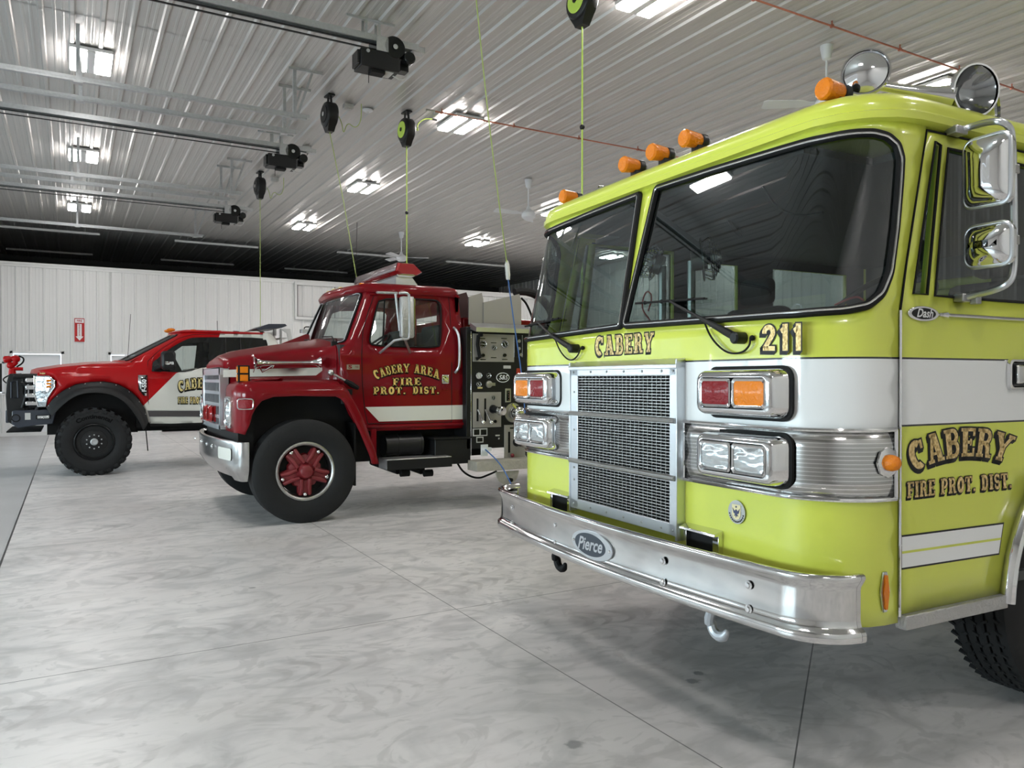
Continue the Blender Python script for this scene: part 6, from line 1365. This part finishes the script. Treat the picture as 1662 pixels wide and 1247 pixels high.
inlet(r4, [(.13, .02, .0), (.18, .02, -.1), (.2, .02, -.25), (.26, .02, -.05), (.35, .1, -.16), (.42, .15, -.05), (.42, .15, .2)], .006, 'cordgreen')
P5 = WF.Z(2*660-535, 0, 5.25)
for (px, py, lb) in ((565, 172, 'grey ceiling outlet box feeding the middle cord reel'), (446, 291, 'grey ceiling outlet box beside the farthest cord reel'), (497, 240, 'grey ceiling outlet box next to the middle garage door opener')):
    p = WF.Z(px, py, CZ-.05); t = thing('outlet_box', lb, 'outlet box', (p.x, p.y, CZ-.045)); b = B(); b.bb(-.07, .07, -.05, .05, -.05, .02); b.build('box', 'galv', t, bevel=.006)
    b = B(); b.bb(-.055, .055, -.035, .035, -.056, -.05); b.build('cover_plate', 'steel', t)
p = WF.Z(597, 179, CZ-.03); t = thing('smoke_detector', 'small round ceiling sensor left of the lime disc reel', 'smoke detector', (p.x, p.y, CZ-.02)); b = B(); b.lathe((0, 0, .0), (0, 0, -1), [(0, .075), (.02, .075), (.035, .05), (.04, 0)]); b.build('body', 'fan', t)
b = B(); b.lathe((0, 0, -.036), (0, 0, -1), [(0, .02), (.008, .018), (.01, 0)]); b.build('sensor', 'label', t)
# copper air pipes
for (x0, y, lb, ks) in ((4.75, 10.6, 'copper pipe on the ceiling running right from the lime disc reel', 9), (4.9, 5.8, 'copper pipe on the ceiling at upper right above the chrome spotlights', 9)):
    t = thing('copper_pipe', lb, 'pipe', (x0, y, CZ-.075)); b = B(); b.cyl((0, 0, 0), (11.5, 0, 0), .011, n=10)
    for k in range(4): b.cyl((2.9*k+1, 0, 0), (2.9*k+1.06, 0, 0), .014, n=10)
    b.build('pipe', 'copper', t)
    for k in range(ks):
        b = B(); b.bb(1.25*k+.1, 1.25*k+.13, -.018, .018, -.016, .016); b.bb(1.25*k+.108, 1.25*k+.122, -.006, .006, .01, .06); b.build('pipe_clip', 'copper', t)
    b = B(); b.cyl((-.14, 0, 0), (0, 0, 0), .016, n=8); b.cyl((-.02, 0, .0), (-.02, 0, -.04), .01); b.box((-.0, 0, -.045), (.07, .014, .01)); b.build('valve', 'galv', t)
# the green cord hanging in front of the red truck, joined to the blue cable of its pump panel

pa = WF.Z(770, -30, 5.3); pc = WF.Y(823, 430, 7.72); pb = WF.Y(795, 215, pa.y*.45+pc.y*.55)
t = thing('hanging_cord', 'long green cord slanting down to a clear connector and blue cable at the pump panel', 'cord', tuple(pc))
b = B(); b.tube(curve([tuple(pa-pc), tuple(WF.Y(783, 100, pa.y*.78+pc.y*.22)-pc), tuple(WF.Y(797, 230, pa.y*.45+pc.y*.55)-pc), (0, 0, 0)], 3), .0065); b.build('cord', 'cordgreen', t)
b = B(); b.cyl((0, 0, .0), (.01, 0, -.10), .028, .026, n=12); b.cyl((.01, 0, -.10), (.012, 0, -.17), .03, .022, n=12); b.cyl((0, 0, .05), (0, 0, 0), .012, .028, n=12); b.build('connector', 'clearplug', t)
t2 = t
b = B(); pts = [Vector((.012, 0, -.16))]+[WF.Y(px, py, y)-pc for px, py, y in ((835, 530, 7.70), (846, 600, 7.6), (853, 680, 7.4), (862, 760, 7.1), (868, 840, 6.9), (860, 870, 6.95), (850, 830, 7.1), (828, 782, 7.3), (812, 752, 7.5), (788, 730, 7.80))]
b.tube(curve(pts, 3), .0075); b.build('blue_cable', 'blue', t2)
